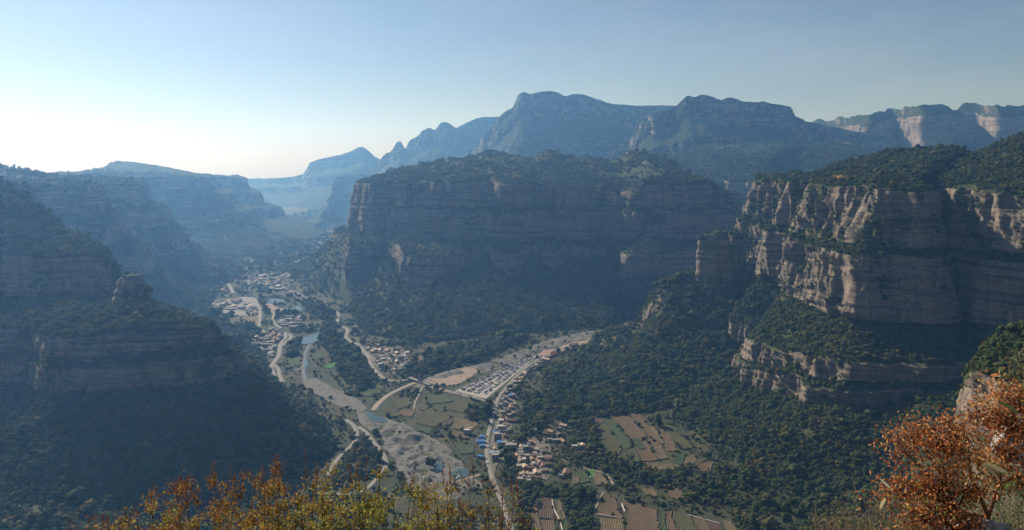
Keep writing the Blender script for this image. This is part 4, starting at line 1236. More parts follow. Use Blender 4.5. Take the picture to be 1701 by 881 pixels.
def cluster(poly, n, spacing, roofs, walls, size, label_area, group, seed, storeys=(1, 1, 1, 2), turn=10):
    rr = random.Random(seed)
    us = [p[0] for p in poly]; vs = [p[1] for p in poly]
    placed = []
    tries = 0
    while len(placed) < n and tries < 8000:
        tries += 1
        u, v = rr.uniform(min(us), max(us)), rr.uniform(min(vs), max(vs))
        if not bool(in_poly(np.array([u]), np.array([v]), poly)[0]):
            continue
        x, y = fp(u, v)
        if any(math.hypot(x - a, y - b_) < spacing for a, b_ in placed):
            continue
        if any(float(seg_dist(np.array([x]), np.array([y]), ln)[0]) < wd / 2 + spacing * .42 for ln, wd in ROADS):
            continue
        placed.append((x, y))
        roof = rr.choice(roofs)
        kind = {'brown': 'gable', 'red': 'gable', 'pale': 'gable', 'blue': 'shed', 'grey': 'shed'}.get(roof, 'flat')
        rname = {'flat': 'grey', 'pale': 'pale tan'}.get(roof, roof)
        house(x, y, R(turn + rr.choice([0, 90]) + rr.uniform(-12, 12)), kind, roof, rr.choice(walls), rr.uniform(*size), rr.uniform(size[0] * .65, size[0]), rr.choice(storeys),
              f'small {rname} {WORD[kind]} house {label_area}', 'house', f'{rname} {WORD[kind]} houses {group}')
cluster([(586, 543), (594, 546), (592, 552), (585, 550)], 4, 11, ['white', 'flat'], ['white'], (8, 13), 'beside the road bend under the mesa', 'beside the road bend', 401)
cluster([(596, 574), (612, 572), (640, 578), (684, 586), (689, 600), (690, 606), (656, 620), (634, 614), (622, 600), (608, 584)], 46, 10.5, ['white', 'pale', 'pale', 'flat', 'flat', 'brown'], ['white', 'tan', 'white', 'grey'], (8, 13), 'in the village under the middle mesa', 'in the village under the mesa', 403, turn=30)
cluster([(352, 502), (400, 498), (420, 503), (424, 513), (384, 518), (354, 514)], 19, 17, ['white', 'white', 'pale', 'flat'], ['white'], (12, 26), 'in the pale compound on the left valley side', 'in the pale compound', 405)
cluster([(398, 514), (424, 512), (429, 522), (404, 522)], 10, 12, ['white', 'pale', 'flat'], ['white', 'tan'], (8, 13), 'beside the left valley road below the pale compound', 'below the pale compound', 407)
cluster([(432, 550), (452, 547), (472, 553), (462, 572), (444, 570), (436, 560)], 19, 12, ['white', 'pale', 'flat', 'flat', 'brown'], ['white', 'tan'], (8, 14), 'in the left valley village by the road fork', 'by the road fork', 409)
cluster([(418, 560), (436, 562), (458, 576), (462, 588), (450, 594), (430, 584), (420, 574)], 18, 13, ['white', 'flat', 'flat', 'pale', 'grey'], ['white', 'grey'], (9, 15), 'in the lower part of the left valley village', 'in the lower left valley village', 411)
cluster([(458, 535), (470, 526), (500, 527), (504, 538), (490, 545), (466, 540)], 13, 17, ['white', 'flat', 'grey', 'flat'], ['white', 'grey'], (11, 24), 'in the walled compound beside the left valley river', 'in the river compound', 413)
cluster([(368, 483), (380, 479), (384, 486), (370, 488)], 8, 15, ['white', 'flat'], ['white'], (9, 15), 'at the upper left end of the valley', 'at the upper left end of the valley', 415)
cluster([(402, 468), (440, 458), (482, 452), (486, 458), (470, 468), (440, 476), (408, 474)], 34, 20, ['white', 'flat', 'flat', 'grey', 'pale'], ['white', 'grey'], (12, 30), 'in the upper valley town', 'in the upper valley town', 417)
cluster([(446, 480), (470, 475), (478, 482), (456, 484)], 9, 20, ['flat', 'grey', 'white'], ['grey', 'white'], (14, 28), 'just below the upper valley town', 'below the upper valley town', 419)
cluster([(482, 446), (486, 440), (510, 425), (522, 420), (524, 425), (500, 440)], 18, 22, ['white', 'flat', 'grey'], ['white', 'grey'], (12, 28), 'strung along the far valley floor', 'along the far valley floor', 421)
cluster([(500, 402), (512, 400), (524, 406), (530, 398), (545, 380), (550, 383), (536, 402), (514, 408)], 12, 30, ['white', 'pale'], ['white'], (14, 30), 'at the head of the far valley', 'at the head of the far valley', 423)
cluster([(886, 600), (900, 592), (926, 578), (960, 568), (968, 570), (930, 588), (900, 606)], 16, 14, ['brown', 'pale', 'red', 'flat'], ['tan', 'brick'], (9, 18), 'above the car park at the plaza', 'at the plaza above the car park', 425, turn=40)
cluster([(846, 640), (866, 620), (890, 604), (894, 610), (868, 634), (852, 648)], 14, 11, ['pale', 'flat', 'white', 'brown'], ['white', 'tan'], (6, 10), 'along the street beside the car park', 'along the street beside the car park', 427, turn=40)

cluster([c3(*q) for q in [(475, 440), (500, 380), (560, 378), (590, 440), (640, 430), (665, 500), (640, 570), (560, 615), (470, 612), (480, 540), (455, 500)]], 18, 8.5, ['brown', 'brown', 'pale', 'flat', 'grey'], ['tan', 'stone', 'brick', 'grey'], (5.5, 9), 'packed between the larger roofs of the lower village', 'between the larger roofs of the lower village', 431, storeys=(1,), turn=6)
cluster([c3(*q) for q in [(345, 300), (355, 180), (395, 130), (455, 130), (460, 280), (420, 340), (400, 440), (340, 520)]], 14, 8.5, ['flat', 'grey', 'flat', 'brown', 'pale'], ['white', 'grey', 'tan'], (5.5, 9), 'squeezed between the larger buildings along the village street', 'between the larger buildings along the street', 433, storeys=(1, 1, 2), turn=80)
# drying maize heaps in the village yards
M_maize = simple_mat('maize', (0.62, 0.27, 0.05), 0.3, 2.0)
def heap_mesh(seed):
    n, m = 12, 5
    th = np.linspace(0, 2 * math.pi, n + 1)[None, :]
    t = np.linspace(0, 1, m)[:, None]
    r = t * (1 + 0.2 * vnoise(np.cos(th) * 1.5, np.sin(th) * 1.5, 0 * th, seed))
    z = np.cos(t * math.pi / 2) ** 1.3 * (1 + .2 * vnoise(np.cos(th) * 2, np.sin(th) * 2, t * 3, seed + 1))
    V = np.stack([r * np.cos(th), r * np.sin(th), z + 0 * th], -1)
    me = mesh_np('maize_heap', V.reshape(-1, 3), grid_faces(m, n + 1))
    if sum(p.normal.z for p in me.polygons) < 0:
        me.flip_normals()
    me.materials.append(M_maize)
    return me
hm = [heap_mesh(i) for i in range(3)]
for i, (X, Y) in enumerate([(512, 388), (566, 390), (578, 482), (560, 486), (590, 515), (606, 470), (549, 482), (612, 532), (545, 580), (560, 450), (600, 560), (702, 450), (530, 555), (580, 468), (438, 98)]):
    x, y = fp(*c3(X, Y))
    o = link('maize_heap', hm[i % 3], None, label='orange heap of drying maize in a lower village yard', category='maize heap', group='maize heaps in the lower village')
    o.location = (x, y, ground1(x, y) + .35)
    s_ = random.uniform(1.2, 2.4)
    o.scale = (s_, s_ * random.uniform(.7, 1.1), random.uniform(.8, 1.3))
    o.rotation_euler.z = random.uniform(0, 6)

# stone retaining walls at the field edges
M_stonewall = simple_mat('stone_wall', (0.40, 0.35, 0.29), 0.35, 1.5, bump=0.8)
for pts, lab in [([(917, 832), (921, 848), (930, 866), (936, 890)], 'pale dry stone wall along the dark ploughed field'), ([(1002, 820), (986, 853)], 'pale stone wall on the left edge of the ploughed terrace'),
                 ([(1033, 838), (1038, 852)], 'short pale stone wall between the two ploughed terraces'), ([(1142, 857), (1196, 872)], 'long pale stone wall above the lower right fields'), ([(988, 855), (1032, 863)], 'pale stone wall under the ploughed terrace')]:
    line = smooth_line(px_poly(pts), 3.0)
    tan = np.gradient(line, axis=0); tan /= np.linalg.norm(tan, axis=1, keepdims=True)
    nn = np.stack([-tan[:, 1], tan[:, 0]], 1)
    g = ground_h(line[:, 0], line[:, 1])
    top = 1.5 + 0.3 * vnoise(line[:, 0] / 2, line[:, 1] / 2, 0 * g, 5)
    rows = [np.column_stack([line + nn * o_, g + (top if k else -0.3)]) for o_, k in ((-.6, 0), (-.45, 1), (.45, 1), (.6, 0))]
    V = np.array(rows)
    me = mesh_np('stone_wall', V.reshape(-1, 3), grid_faces(4, len(line)), False)
    link('stone_wall', me, M_stonewall, label=lab, category='wall')

# ------------------------------------------------------------------ trees
def foliage_mat(name, stops, seed_scale=0.02, translucent=0.25):
    m, t, b = new_mat(name)
    inf = t.nodes.new('ShaderNodeObjectInfo')
    P = t.nodes.new('ShaderNodeNewGeometry').outputs['Position']
    n = noise(t, P, seed_scale, 4, 0.6)
    f = math_n(t, 'ADD', math_n(t, 'MULTIPLY', inf.outputs['Random'], 0.6), math_n(t, 'MULTIPLY', math_n(t, 'SUBTRACT', n, 0.3), 1.0))
    r = ramp(t, f, stops)
    n2 = noise(t, P, 1.6, 3, 0.6)
    c = mix(t, 0.7, r.outputs[0], ramp(t, n2, [(0.3, (0.6,) * 3), (0.7, (1.35, 1.35, 1.25))]).outputs[0], 'MULTIPLY')
    t.links.new(c, b.inputs['Base Color'])
    b.inputs['Roughness'].default_value = 0.85
    b.inputs['Specular IOR Level'].default_value = 0.15
    if translucent:
        tr = t.nodes.new('ShaderNodeBsdfTranslucent')
        t.links.new(c, tr.inputs['Color'])
        mx = t.nodes.new('ShaderNodeMixShader')
        mx.inputs[0].default_value = translucent
        out = t.nodes['Material Output']
        t.links.new(b.outputs[0], mx.inputs[1])
        t.links.new(tr.outputs[0], mx.inputs[2])
        t.links.new(mx.outputs[0], out.inputs['Surface'])
    return m
M_leaf = foliage_mat('foliage', [(0.0, (0.018, 0.038, 0.012)), (0.3, (0.034, 0.058, 0.016)), (0.55, (0.056, 0.076, 0.020)), (0.78, (0.095, 0.092, 0.026)), (0.95, (0.125, 0.080, 0.026))])
M_bark = simple_mat('bark', (0.085, 0.065, 0.05), 0.3, 3)

def tube_np(pts, radii, sides=5):
    pts = np.array(pts, float)
    V, Fq = [], []
    for i, (p, r) in enumerate(zip(pts, radii)):
        d = pts[min(i + 1, len(pts) - 1)] - pts[max(i - 1, 0)]
        d = d / (np.linalg.norm(d) + 1e-9)
        a = np.cross(d, (0.31, 0.87, 0.2)); a /= np.linalg.norm(a) + 1e-9
        b_ = np.cross(d, a)
        for k in range(sides):
            th = 2 * math.pi * k / sides
            V.append(p + r * (math.cos(th) * a + math.sin(th) * b_))
    for i in range(len(pts) - 1):
        for k in range(sides):
            Fq.append([i * sides + k, i * sides + (k + 1) % sides, (i + 1) * sides + (k + 1) % sides, (i + 1) * sides + k])
    return np.array(V), np.array(Fq)

def join_np(parts):
    V, Fs, n = [], [], 0
    for v, f in parts:
        V.append(v); Fs.append(np.asarray(f) + n); n += len(v)
    return np.vstack(V), Fs

def leaf_cards(c, d, size, rg, wide=0.5, fold=0.25):
    """Folded leaf quads at points c, growing along d; two triangles each."""
    n = len(c)
    d = d / (np.linalg.norm(d, axis=1, keepdims=True) + 1e-9)
    r = rg.normal(size=(n, 3))
    s = np.cross(d, r); s /= np.linalg.norm(s, axis=1, keepdims=True) + 1e-9
    up = np.cross(s, d)
    L = (size * rg.uniform(.6, 1.3, n))[:, None]
    w = L * wide
    v0 = c
    v2 = c + d * L
    mid = c + d * L * .5 + up * L * fold
    v1 = mid + s * w * .5 - up * L * fold
    v3 = mid - s * w * .5 - up * L * fold
    V = np.stack([v0, v1, v2, v3], 1).reshape(-1, 3)
    i = np.arange(n)[:, None] * 4
    Ft = np.concatenate([i + np.array([[0, 1, 2]]), i + np.array([[0, 2, 3]])])
    return V, Ft

ICO = None
def ico():
    global ICO
    if ICO is None:
        bm = bmesh.new()
        bmesh.ops.create_icosphere(bm, subdivisions=2, radius=1)
        ICO = (np.array([v.co[:] for v in bm.verts]), np.array([[v.index for v in f.verts] for f in bm.faces]))
        bm.free()
    return ICO

def crown_np(seed, tall=1.0, spread=0.42, nb=7, leaves=130):
    rg = np.random.default_rng(seed)
    parts = []
    for k in range(nb):
        if k == 0:
            c, r = np.array([0, 0, 0.58 * tall]), 0.30
        else:
            th = 2.4 * k + rg.uniform(-.5, .5)
            hh = rg.uniform(.36, .84)
            rr = spread * rg.uniform(.45, .85) * (1.1 - abs(hh - .55))
            c = np.array([math.cos(th) * rr, math.sin(th) * rr, hh * tall])
            r = rg.uniform(.15, .25)
        v, f = ico()
        q = v * r * np.array([1, 1, .85])
        p = q + c
        dn = fbm(p[:, 0] * 7, p[:, 1] * 7, p[:, 2] * 7 + seed, 3, seed + k)
        p = c + q * (1 + 0.75 * dn)[:, None]
        parts.append((p, f))
        m = leaves // nb
        dirs = rg.normal(size=(m, 3)); dirs[:, 2] = np.abs(dirs[:, 2]) * .8 - .25
        dirs /= np.linalg.norm(dirs, axis=1, keepdims=True)
        lc = c + dirs * r * rg.uniform(.75, 1.12, m)[:, None]
        parts.append(leaf_cards(lc, dirs + rg.normal(size=(m, 3)) * .7, .14, rg, .75, .15))
    return join_np(parts)

def trunk_np(seed, tall=1.0):
    rg = np.random.default_rng(seed + 999)
    lean = rg.uniform(-.05, .05, 2)
    parts = [tube_np([(0, 0, -.08), (lean[0] * .4, lean[1] * .4, .25 * tall), (lean[0], lean[1], .6 * tall)], [.035, .026, .012])]
    for k in range(4):
        th = 1.57 * k + rg.uniform(-.4, .4)
        z0 = rg.uniform(.24, .42) * tall
        parts.append(tube_np([(lean[0] * .5, lean[1] * .5, z0), (math.cos(th) * .14, math.sin(th) * .14, z0 + .14), (math.cos(th) * .26, math.sin(th) * .26, z0 + .3 * tall)], [.018, .012, .005], 4))
    return join_np(parts)

PROTO = []
proto_col = bpy.data.collections.new('tree_kinds')
for k in range(7):
    tall = [1, 1, .85, 1.15, .9, 1.3, .75][k]
    cv, cf = crown_np(500 + k, tall, [.42, .46, .48, .38, .44, .3, .5][k])
    tv, tf = trunk_np(500 + k, tall)
    cm = mesh_np('crown', cv, cf, True); cm.materials.append(M_leaf)
    tm = mesh_np('trunk', tv, tf, True); tm.materials.append(M_bark)
    PROTO.append((cm, tm))
    nq = sum(len(f) for f in cf)
    jm = mesh_np('tree', np.vstack([cv, tv]), cf + [f + len(cv) for f in tf], True)
    jm.materials.append(M_leaf); jm.materials.append(M_bark)
    mi = np.zeros(len(jm.polygons), np.int32); mi[nq:] = 1
    jm.polygons.foreach_set('material_index', mi)
    o = bpy.data.objects.new('tree', jm)
    proto_col.objects.link(o)

def gn_scatter():
    g = bpy.data.node_groups.new('scatter', 'GeometryNodeTree')
    g.interface.new_socket('Geometry', in_out='INPUT', socket_type='NodeSocketGeometry')
    g.interface.new_socket('Geometry', in_out='OUTPUT', socket_type='NodeSocketGeometry')
    n = g.nodes
    i_, o_ = n.new('NodeGroupInput'), n.new('NodeGroupOutput')
    ci = n.new('GeometryNodeCollectionInfo')
    ci.inputs['Collection'].default_value = proto_col
    ci.inputs['Separate Children'].default_value = True
    ci.inputs['Reset Children'].default_value = True
    ip = n.new('GeometryNodeInstanceOnPoints')
    ip.inputs['Pick Instance'].default_value = True
    def attr(name, typ):
        a = n.new('GeometryNodeInputNamedAttribute')
        a.data_type = typ
        a.inputs['Name'].default_value = name
        return [s for s in a.outputs if s.enabled][0]
    g.links.new(i_.outputs[0], ip.inputs['Points'])
    g.links.new(ci.outputs[0], ip.inputs['Instance'])
    g.links.new(attr('pick', 'INT'), ip.inputs['Instance Index'])
    g.links.new(attr('rot', 'FLOAT_VECTOR'), ip.inputs['Rotation'])
    g.links.new(attr('size', 'FLOAT_VECTOR'), ip.inputs['Scale'])
    g.links.new(ip.outputs[0], o_.inputs[0])
    return g
GN = gn_scatter()

def forest(P, S, name='forest', label=None):
    n = len(P)
    if n == 0:
        return
    me = bpy.data.meshes.new(name)
    me.vertices.add(n)
    me.vertices.foreach_set('co', P.astype(np.float32).ravel())
    rot = np.zeros((n, 3), np.float32)
    rot[:, 2] = rng.uniform(0, 6.28, n)
    rot[:, :2] = rng.normal(0, .06, (n, 2))
    sz = np.stack([S * rng.uniform(.85, 1.2, n), S * rng.uniform(.85, 1.2, n), S * rng.uniform(.75, 1.15, n)], 1).astype(np.float32)
    for nm, ty, dat, key in (('pick', 'INT', rng.integers(0, len(PROTO), n).astype(np.int32), 'value'), ('rot', 'FLOAT_VECTOR', rot, 'vector'), ('size', 'FLOAT_VECTOR', sz, 'vector')):
        a = me.attributes.new(nm, ty, 'POINT')
        a.data.foreach_set(key, dat.ravel())
    o = link(name, me, None, kind='stuff')
    if label:
        o['label'] = label
    md = o.modifiers.new('scatter', 'NODES')
    md.node_group = GN
    return o

# --- where trees stand: on every slope that is not bare rock
CAND = {}
for L in LOFTS:
    if not L['plant']:
        continue
    V, nrm = L['V'], L['nrm']
    c = (V[:-1, :-1] + V[1:, :-1] + V[:-1, 1:] + V[1:, 1:]) / 4
    area = np.linalg.norm(nrm, axis=-1)
    nz = nrm[..., 2] / (area + 1e-9)
    kd = (L['kind'][:-1] + L['kind'][1:]) / 2 + 0 * nz
    u, v = project(c[..., 0], np.maximum(c[..., 1], 1), c[..., 2])
    dist = c[..., 1]
    ok = (dist > 60) & (u > -120) & (u < 1820) & (v < 960) & (dist < 3600) & (c[..., 2] > -1)
    step = 3.9 * np.clip(dist / 1250, 0.55, 2.4)
    patch = fbm(c[..., 0] / 45, c[..., 1] / 45, c[..., 2] / 45, 3, 611)
    cover = np.clip((nz - 0.30) * 3.0, 0, 1) * np.where(kd > .5, np.clip(0.25 + 1.6 * patch, 0.05, .9), np.clip(1.08 + 1.5 * patch, .38, 1))
    # small bushes that cling to the cliffs
    cover = np.maximum(cover, np.where(kd > .5, np.clip((patch - .12) * 1.4, 0, .5) * np.clip((nz + .05) * 4, 0, 1), 0))
    vm = (L['veg'][:-1, :-1] + L['veg'][1:, 1:]) / 2
    cover = np.maximum(cover, vm * .8 * np.clip((nz + .12) * 5, 0, 1))
    if L['name'] == 'rock_knob':
        cover = cover * .25
    if L['name'] in ('mesa', 'hazy_spurs'):                    # open scrub and old terraces on the plateau tops
        top = c[..., 2] > 318
        cover = np.where(top, cover * np.clip(.55 + 1.2 * patch, .28, .95), cover)
    lam = area * cover / step ** 2 * ok
    cnt = rng.poisson(lam)
    r, q = np.nonzero(cnt)
    rep = cnt[r, q]
    r, q = np.repeat(r, rep), np.repeat(q, rep)
    a, b_ = rng.uniform(0, 1, (2, len(r), 1))
    P = (V[r, q] * (1 - a) + V[r + 1, q] * a) * (1 - b_) + (V[r, q + 1] * (1 - a) + V[r + 1, q + 1] * a) * b_
    S = 4.1 * np.clip(dist[r, q] / 1250, .55, 1.35) * rng.lognormal(0.28, 0.36, len(r)) * np.where(kd[r, q] > .5, .62, 1.0)
    S = S * {'hazy_spurs': .6, 'mesa': .78}.get(L['name'], 1.0)
    if L['name'] == 'cliff_massif':
        S = np.where(P[:, 2] > 322, S * .74, S)
    P[:, 2] -= S * .16
    low = P[:, 2] < 14
    clear = np.ones(len(P), bool)
    for ln, w in ROADS:
        clear[low] &= seg_dist(P[low, 0], P[low, 1], ln) > w / 2 + 5
    P, S = P[clear], S[clear]
    CAND.setdefault(L['name'], []).append((P, S))

# --- the valley floor
WOODS = [px_poly(p) for p in [
    [(862, 735), (872, 690), (866, 652), (905, 656), (960, 690), (985, 692), (1005, 740), (960, 715), (920, 695), (900, 722), (870, 728)],
    [(935, 745), (975, 715), (1002, 745), (1050, 770), (1150, 788), (1230, 800), (1340, 790), (1340, 845), (1200, 852), (1100, 812), (1000, 782), (950, 770)],
    [(862, 806), (960, 815), (985, 828), (985, 890), (948, 890), (935, 832), (900, 824), (880, 845), (880, 890), (858, 890)],
    [(1190, 780), (1760, 780), (1760, 905), (1230, 905)], [(690, 590), (812, 566), (880, 560), (800, 598), (700, 628), (655, 630)],
    [(770, 678), (818, 672), (808, 705), (780, 700)], [(520, 545), (560, 560), (600, 592), (628, 630), (604, 648), (566, 626), (535, 575)],
    [(340, 520), (430, 546), (440, 600), (460, 645), (430, 640), (380, 570)], [(585, 722), (606, 720), (634, 765), (620, 795), (556, 815), (556, 770)],
    [(-80, 815), (640, 820), (640, 900), (-80, 900)], [(480, 575), (500, 560), (494, 590), (476, 594)], [(700, 590), (810, 570), (800, 600), (720, 615)],
    [(330, 480), (360, 495), (350, 520), (330, 520)], [(500, 500), (550, 515), (552, 540), (520, 525)], [(840, 740), (868, 730), (880, 770), (850, 800), (838, 780)]]]
SPARSE_STONE = [px_poly([(596, 640), (700, 640), (800, 700), (810, 790), (700, 830), (640, 760)])]
def floor_points(x0, x1, y0, y1, step, dens, dmin=None):
    n = int((x1 - x0) * (y1 - y0) / step ** 2 * dens)
    return rng.uniform(x0, x1, n), rng.uniform(y0, y1, n)
px_, py_ = [], []
for (x0, x1, y0, y1, st) in [(-620, 760, 640, 1300, 4.4), (-760, 800, 1300, 2000, 6.0), (-1500, 200, 2000, 3400, 9.0), (-1500, -200, 3400, 6000, 14.0)]:
    a, b_ = floor_points(x0, x1, y0, y1, st, 1.0)
    px_.append(a); py_.append(b_)
X, Y = np.concatenate(px_), np.concatenate(py_)
u, v = project(X, Y, 0 * X)
keep = (u > -60) & (u < 1760) & (v < 905)
X, Y, u, v = X[keep], Y[keep], u[keep], v[keep]
wood = np.zeros(X.shape, bool)
for p in WOODS:
    wood |= in_poly(X, Y, p)
pn = fbm(X / 40, Y / 40, 0 * X + 4, 3, 621)
prob = np.where(wood, .95, np.clip(.40 + 1.2 * pn, .10, .85))
for p in SPARSE_STONE:
    prob = np.where(in_poly(X, Y, p) & ~wood, prob * .45, prob)
for p in STONY:
    prob = np.where(in_poly(X, Y, p), .035 + .25 * np.maximum(pn - .15, 0), prob)
keep = rng.uniform(0, 1, len(X)) < prob
for p in EXCLUDE:
    keep &= ~in_poly(X, Y, p)
for ln, w in ROADS:
    keep &= seg_dist(X, Y, ln) > w / 2 + 2.0
for hx, hy, hr in HOUSES:
    keep &= np.hypot(X - hx, Y - hy) > hr
keep &= ~in_poly(X, Y, [tuple(park(-.02, -.05)), tuple(park(-.02, 1.06)), tuple(park(1.02, 1.06)), tuple(park(1.02, -.05))])
keep &= seg_dist(X, Y, [(bx0, by0), (bx1, by1)]) > 8
X, Y, wood = X[keep], Y[keep], wood[keep]
S = np.clip(Y / 1250, .8, 2.6) * np.where(wood, rng.lognormal(1.72, .45, len(X)), rng.lognormal(1.2, .45, len(X)))
P = np.stack([X, Y, ground_h(X, Y) - S * .1], 1)
# trees between the houses of the village
CAND['valley'] = [(P, S)]

# --- the 300 that show largest become trees of their own
bpy.context.view_layer.update()
dg = bpy.context.evaluated_depsgraph_get()
big = []
for nm, lst in CAND.items():
    for li, (P, S) in enumerate(lst):
        u, v = project(P[:, 0], P[:, 1], P[:, 2] + S * .6)
        app = S / P[:, 1] * F
        ok = (u > 4) & (u < 1697) & (v > 0) & (v < 876)
        for i in np.nonzero(ok & (app > 5.5))[0]:
            big.append((app[i], nm, li, i))
big.sort(reverse=True)
chosen, taken = [], {}
cam_o = Vector((0, 0, CAMZ))
for app, nm, li, i in big:
    if len(chosen) >= 300:
        break
    P, S = CAND[nm][li]
    tgt = Vector((P[i, 0], P[i, 1], P[i, 2] + S[i] * .75))
    d = tgt - cam_o
    hit, loc, *_ = scene.ray_cast(dg, cam_o, d.normalized(), distance=d.length * 0.995)
    if hit:
        continue
    chosen.append((nm, li, i))
    taken.setdefault((nm, li), []).append(i)
SHAPES = ['round', 'full', 'low spreading', 'tall oval', 'bushy', 'narrow upright', 'squat broad']
TREE_WORDS = {'valley': ('broad green tree standing on the valley floor', 'trees on the valley floor'), 'near_spur': ('green tree on the near spur at the right edge', 'trees on the near spur'),
              'left_cliff': ('dark green tree on the shaded left slope', 'trees on the shaded left slope'), 'gully_slope': ('green tree on the slope beside the dark gully', 'trees beside the dark gully'),
              'cliff_massif': ('green tree on the slope of the right cliff massif', 'trees on the right cliff massif'), 'forested_spur': ('green tree on the low forested spur', 'trees on the forested spur')}
for nm, li, i in chosen:
    P, S = CAND[nm][li]
    k = int(rng.integers(0, len(PROTO)))
    lab, grp = TREE_WORDS.get(nm, (f"green tree on the {nm.replace('_', ' ')}", f"trees on the {nm.replace('_', ' ')}"))
    if nm == 'valley':
        u, v = project(P[i, 0], P[i, 1], P[i, 2])
        if u < 660:
            lab, grp = 'dark green tree below the shaded road', 'trees below the shaded road'
        elif u > 870:
            lab, grp = 'green tree in the woods around the terraced fields', 'trees around the terraced fields'
        else:
            lab, grp = 'green tree beside the village street', 'trees beside the village street'
    lab, grp = SHAPES[k] + ' ' + lab.replace('broad ', ''), SHAPES[k] + ' ' + grp
    r_ = bpy.data.objects.new('tree', None)
    COL.objects.link(r_)
    r_.location = P[i]
    s = float(S[i])
    r_.scale = (s * rng.uniform(.85, 1.2), s * rng.uniform(.85, 1.2), s * rng.uniform(.8, 1.15))
    r_.rotation_euler = (0, 0, rng.uniform(0, 6.28))
    r_['label'], r_['category'], r_['group'] = lab, 'tree', grp
    link('crown', PROTO[k][0], None, r_)
    link('trunk', PROTO[k][1], None, r_)
NTREES = 0
for nm, lst in CAND.items():
    Ps, Ss = [], []
    for li, (P, S) in enumerate(lst):
        m = np.ones(len(P), bool)
        m[taken.get((nm, li), [])] = False
        Ps.append(P[m]); Ss.append(S[m])
    forest(np.vstack(Ps), np.concatenate(Ss))
    NTREES += sum(len(p) for p in Ps)
print('forest instances', NTREES, 'single trees', len(chosen))

# two trees that stand out on the massif's rim
def single_tree(u, v, y, s, lab, mat=None, k=0):
    x, z = wx(u, y), wz(v, y)
    hit, loc, *_ = scene.ray_cast(dg, Vector((x, y, z + 60)), Vector((0, 0, -1)))
    r_ = bpy.data.objects.new('tree', None)
    COL.objects.link(r_)
    r_.location = (x, y, (loc.z if hit else z) - s * .05)
    r_.scale = (s, s, s)
    r_['label'], r_['category'] = lab, 'tree'
    cm = PROTO[k][0]
    if mat:
        cm = cm.copy(); cm.materials.clear(); cm.materials.append(mat)
    link('crown', cm, None, r_)
    link('trunk', PROTO[k][1], None, r_)
single_tree(1280, 305, 1560, 13, 'lone tree on the cliff tip of the right massif', k=3)
M_yellow = foliage_mat('yellow_foliage', [(0.2, (0.30, 0.20, 0.03)), (0.8, (0.42, 0.27, 0.03))])
for i, (u, y, s) in enumerate([(1388, 1205, 9), (1397, 1195, 11), (1405, 1190, 8)]):
    single_tree(u, 312, y, s, ['left tree of the yellow trio on the cliff rim', 'tallest middle tree of the yellow trio on the cliff rim', 'right tree of the yellow trio on the cliff rim'][i], M_yellow, i)

# ------------------------------------------------------------------ the hilltop we stand on
def hill_h(x, y):
    right = np.clip((x - 0.6) / 2.2, 0, 1)
    slope = 0.62 - 0.13 * right
    near = CAMZ - 1.75 + 0.35 * right * np.clip(y / 4, 0, 1) - slope * np.maximum(y, 0) - 0.05 * np.maximum(-y, 0)
    near = near - 0.02 * np.maximum(y - 30, 0)
    return np.maximum(near + 0.18 * fbm(x / 1.6, y / 1.6, 0 * x, 4, 701) * np.clip(y / 4 + 1, 0.2, 3) , -5)
ys_ = np.concatenate([np.linspace(-14, 12, 110), np.linspace(12.6, 60, 50), np.linspace(64, 640, 50)])
xs_ = np.concatenate([np.linspace(-200, -20, 24), np.linspace(-18, 18, 130), np.linspace(20, 200, 24)])
GX, GY = np.meshgrid(xs_, ys_)
GX = GX * (1 + np.maximum(GY, 0)[..., ] / 900)
GZ = hill_h(GX, GY)
M_hill = simple_mat('hillside_soil', (0.10, 0.085, 0.05), 0.5, 3.0, bump=1.0, second=(0.06, 0.065, 0.03))
me = mesh_np('foreground_hillside', np.stack([GX, GY, GZ], -1).reshape(-1, 3), grid_faces(len(ys_), len(xs_)))
link('foreground_hillside', me, M_hill, kind='structure')

def leaf_mat(name, stops, translucent=0.55):
    m, t, b = new_mat(name)
    at = N(t, 'ShaderNodeAttribute', attribute_name='tint')
    r = ramp(t, at.outputs['Fac'], stops)
    t.links.new(r.outputs[0], b.inputs['Base Color'])
    b.inputs['Roughness'].default_value = 0.6
    b.inputs['Specular IOR Level'].default_value = 0.3
    tr = t.nodes.new('ShaderNodeBsdfTranslucent')
    t.links.new(r.outputs[0], tr.inputs['Color'])
    mx = t.nodes.new('ShaderNodeMixShader')
    mx.inputs[0].default_value = translucent
    t.links.new(b.outputs[0], mx.inputs[1])
    t.links.new(tr.outputs[0], mx.inputs[2])
    t.links.new(mx.outputs[0], t.nodes['Material Output'].inputs['Surface'])
    return m
M_shrub = leaf_mat('shrub_leaf', [(0.0, (0.085, 0.030, 0.014)), (0.2, (0.19, 0.070, 0.021)), (0.38, (0.24, 0.135, 0.030)), (0.58, (0.27, 0.23, 0.042)), (0.8, (0.17, 0.18, 0.040)), (1.0, (0.065, 0.085, 0.025))])
M_rust = leaf_mat('rust_leaf', [(0.0, (0.13, 0.036, 0.018)), (0.35, (0.38, 0.125, 0.045)), (0.65, (0.54, 0.23, 0.08)), (0.85, (0.58, 0.38, 0.16)), (1.0, (0.20, 0.19, 0.04))])
M_stem = simple_mat('shrub_stem', (0.12, 0.06, 0.035), 0.3, 20)
M_twig = simple_mat('dry_twig', (0.20, 0.155, 0.10), 0.3, 20)
M_husk = leaf_mat('seed_husk', [(0.0, (0.09, 0.035, 0.016)), (0.6, (0.20, 0.075, 0.03)), (1.0, (0.30, 0.15, 0.06))], 0.3)
M_straw = leaf_mat('straw_blade', [(0.0, (0.30, 0.22, 0.11)), (0.6, (0.55, 0.46, 0.28)), (1.0, (0.13, 0.19, 0.05))], 0.35)

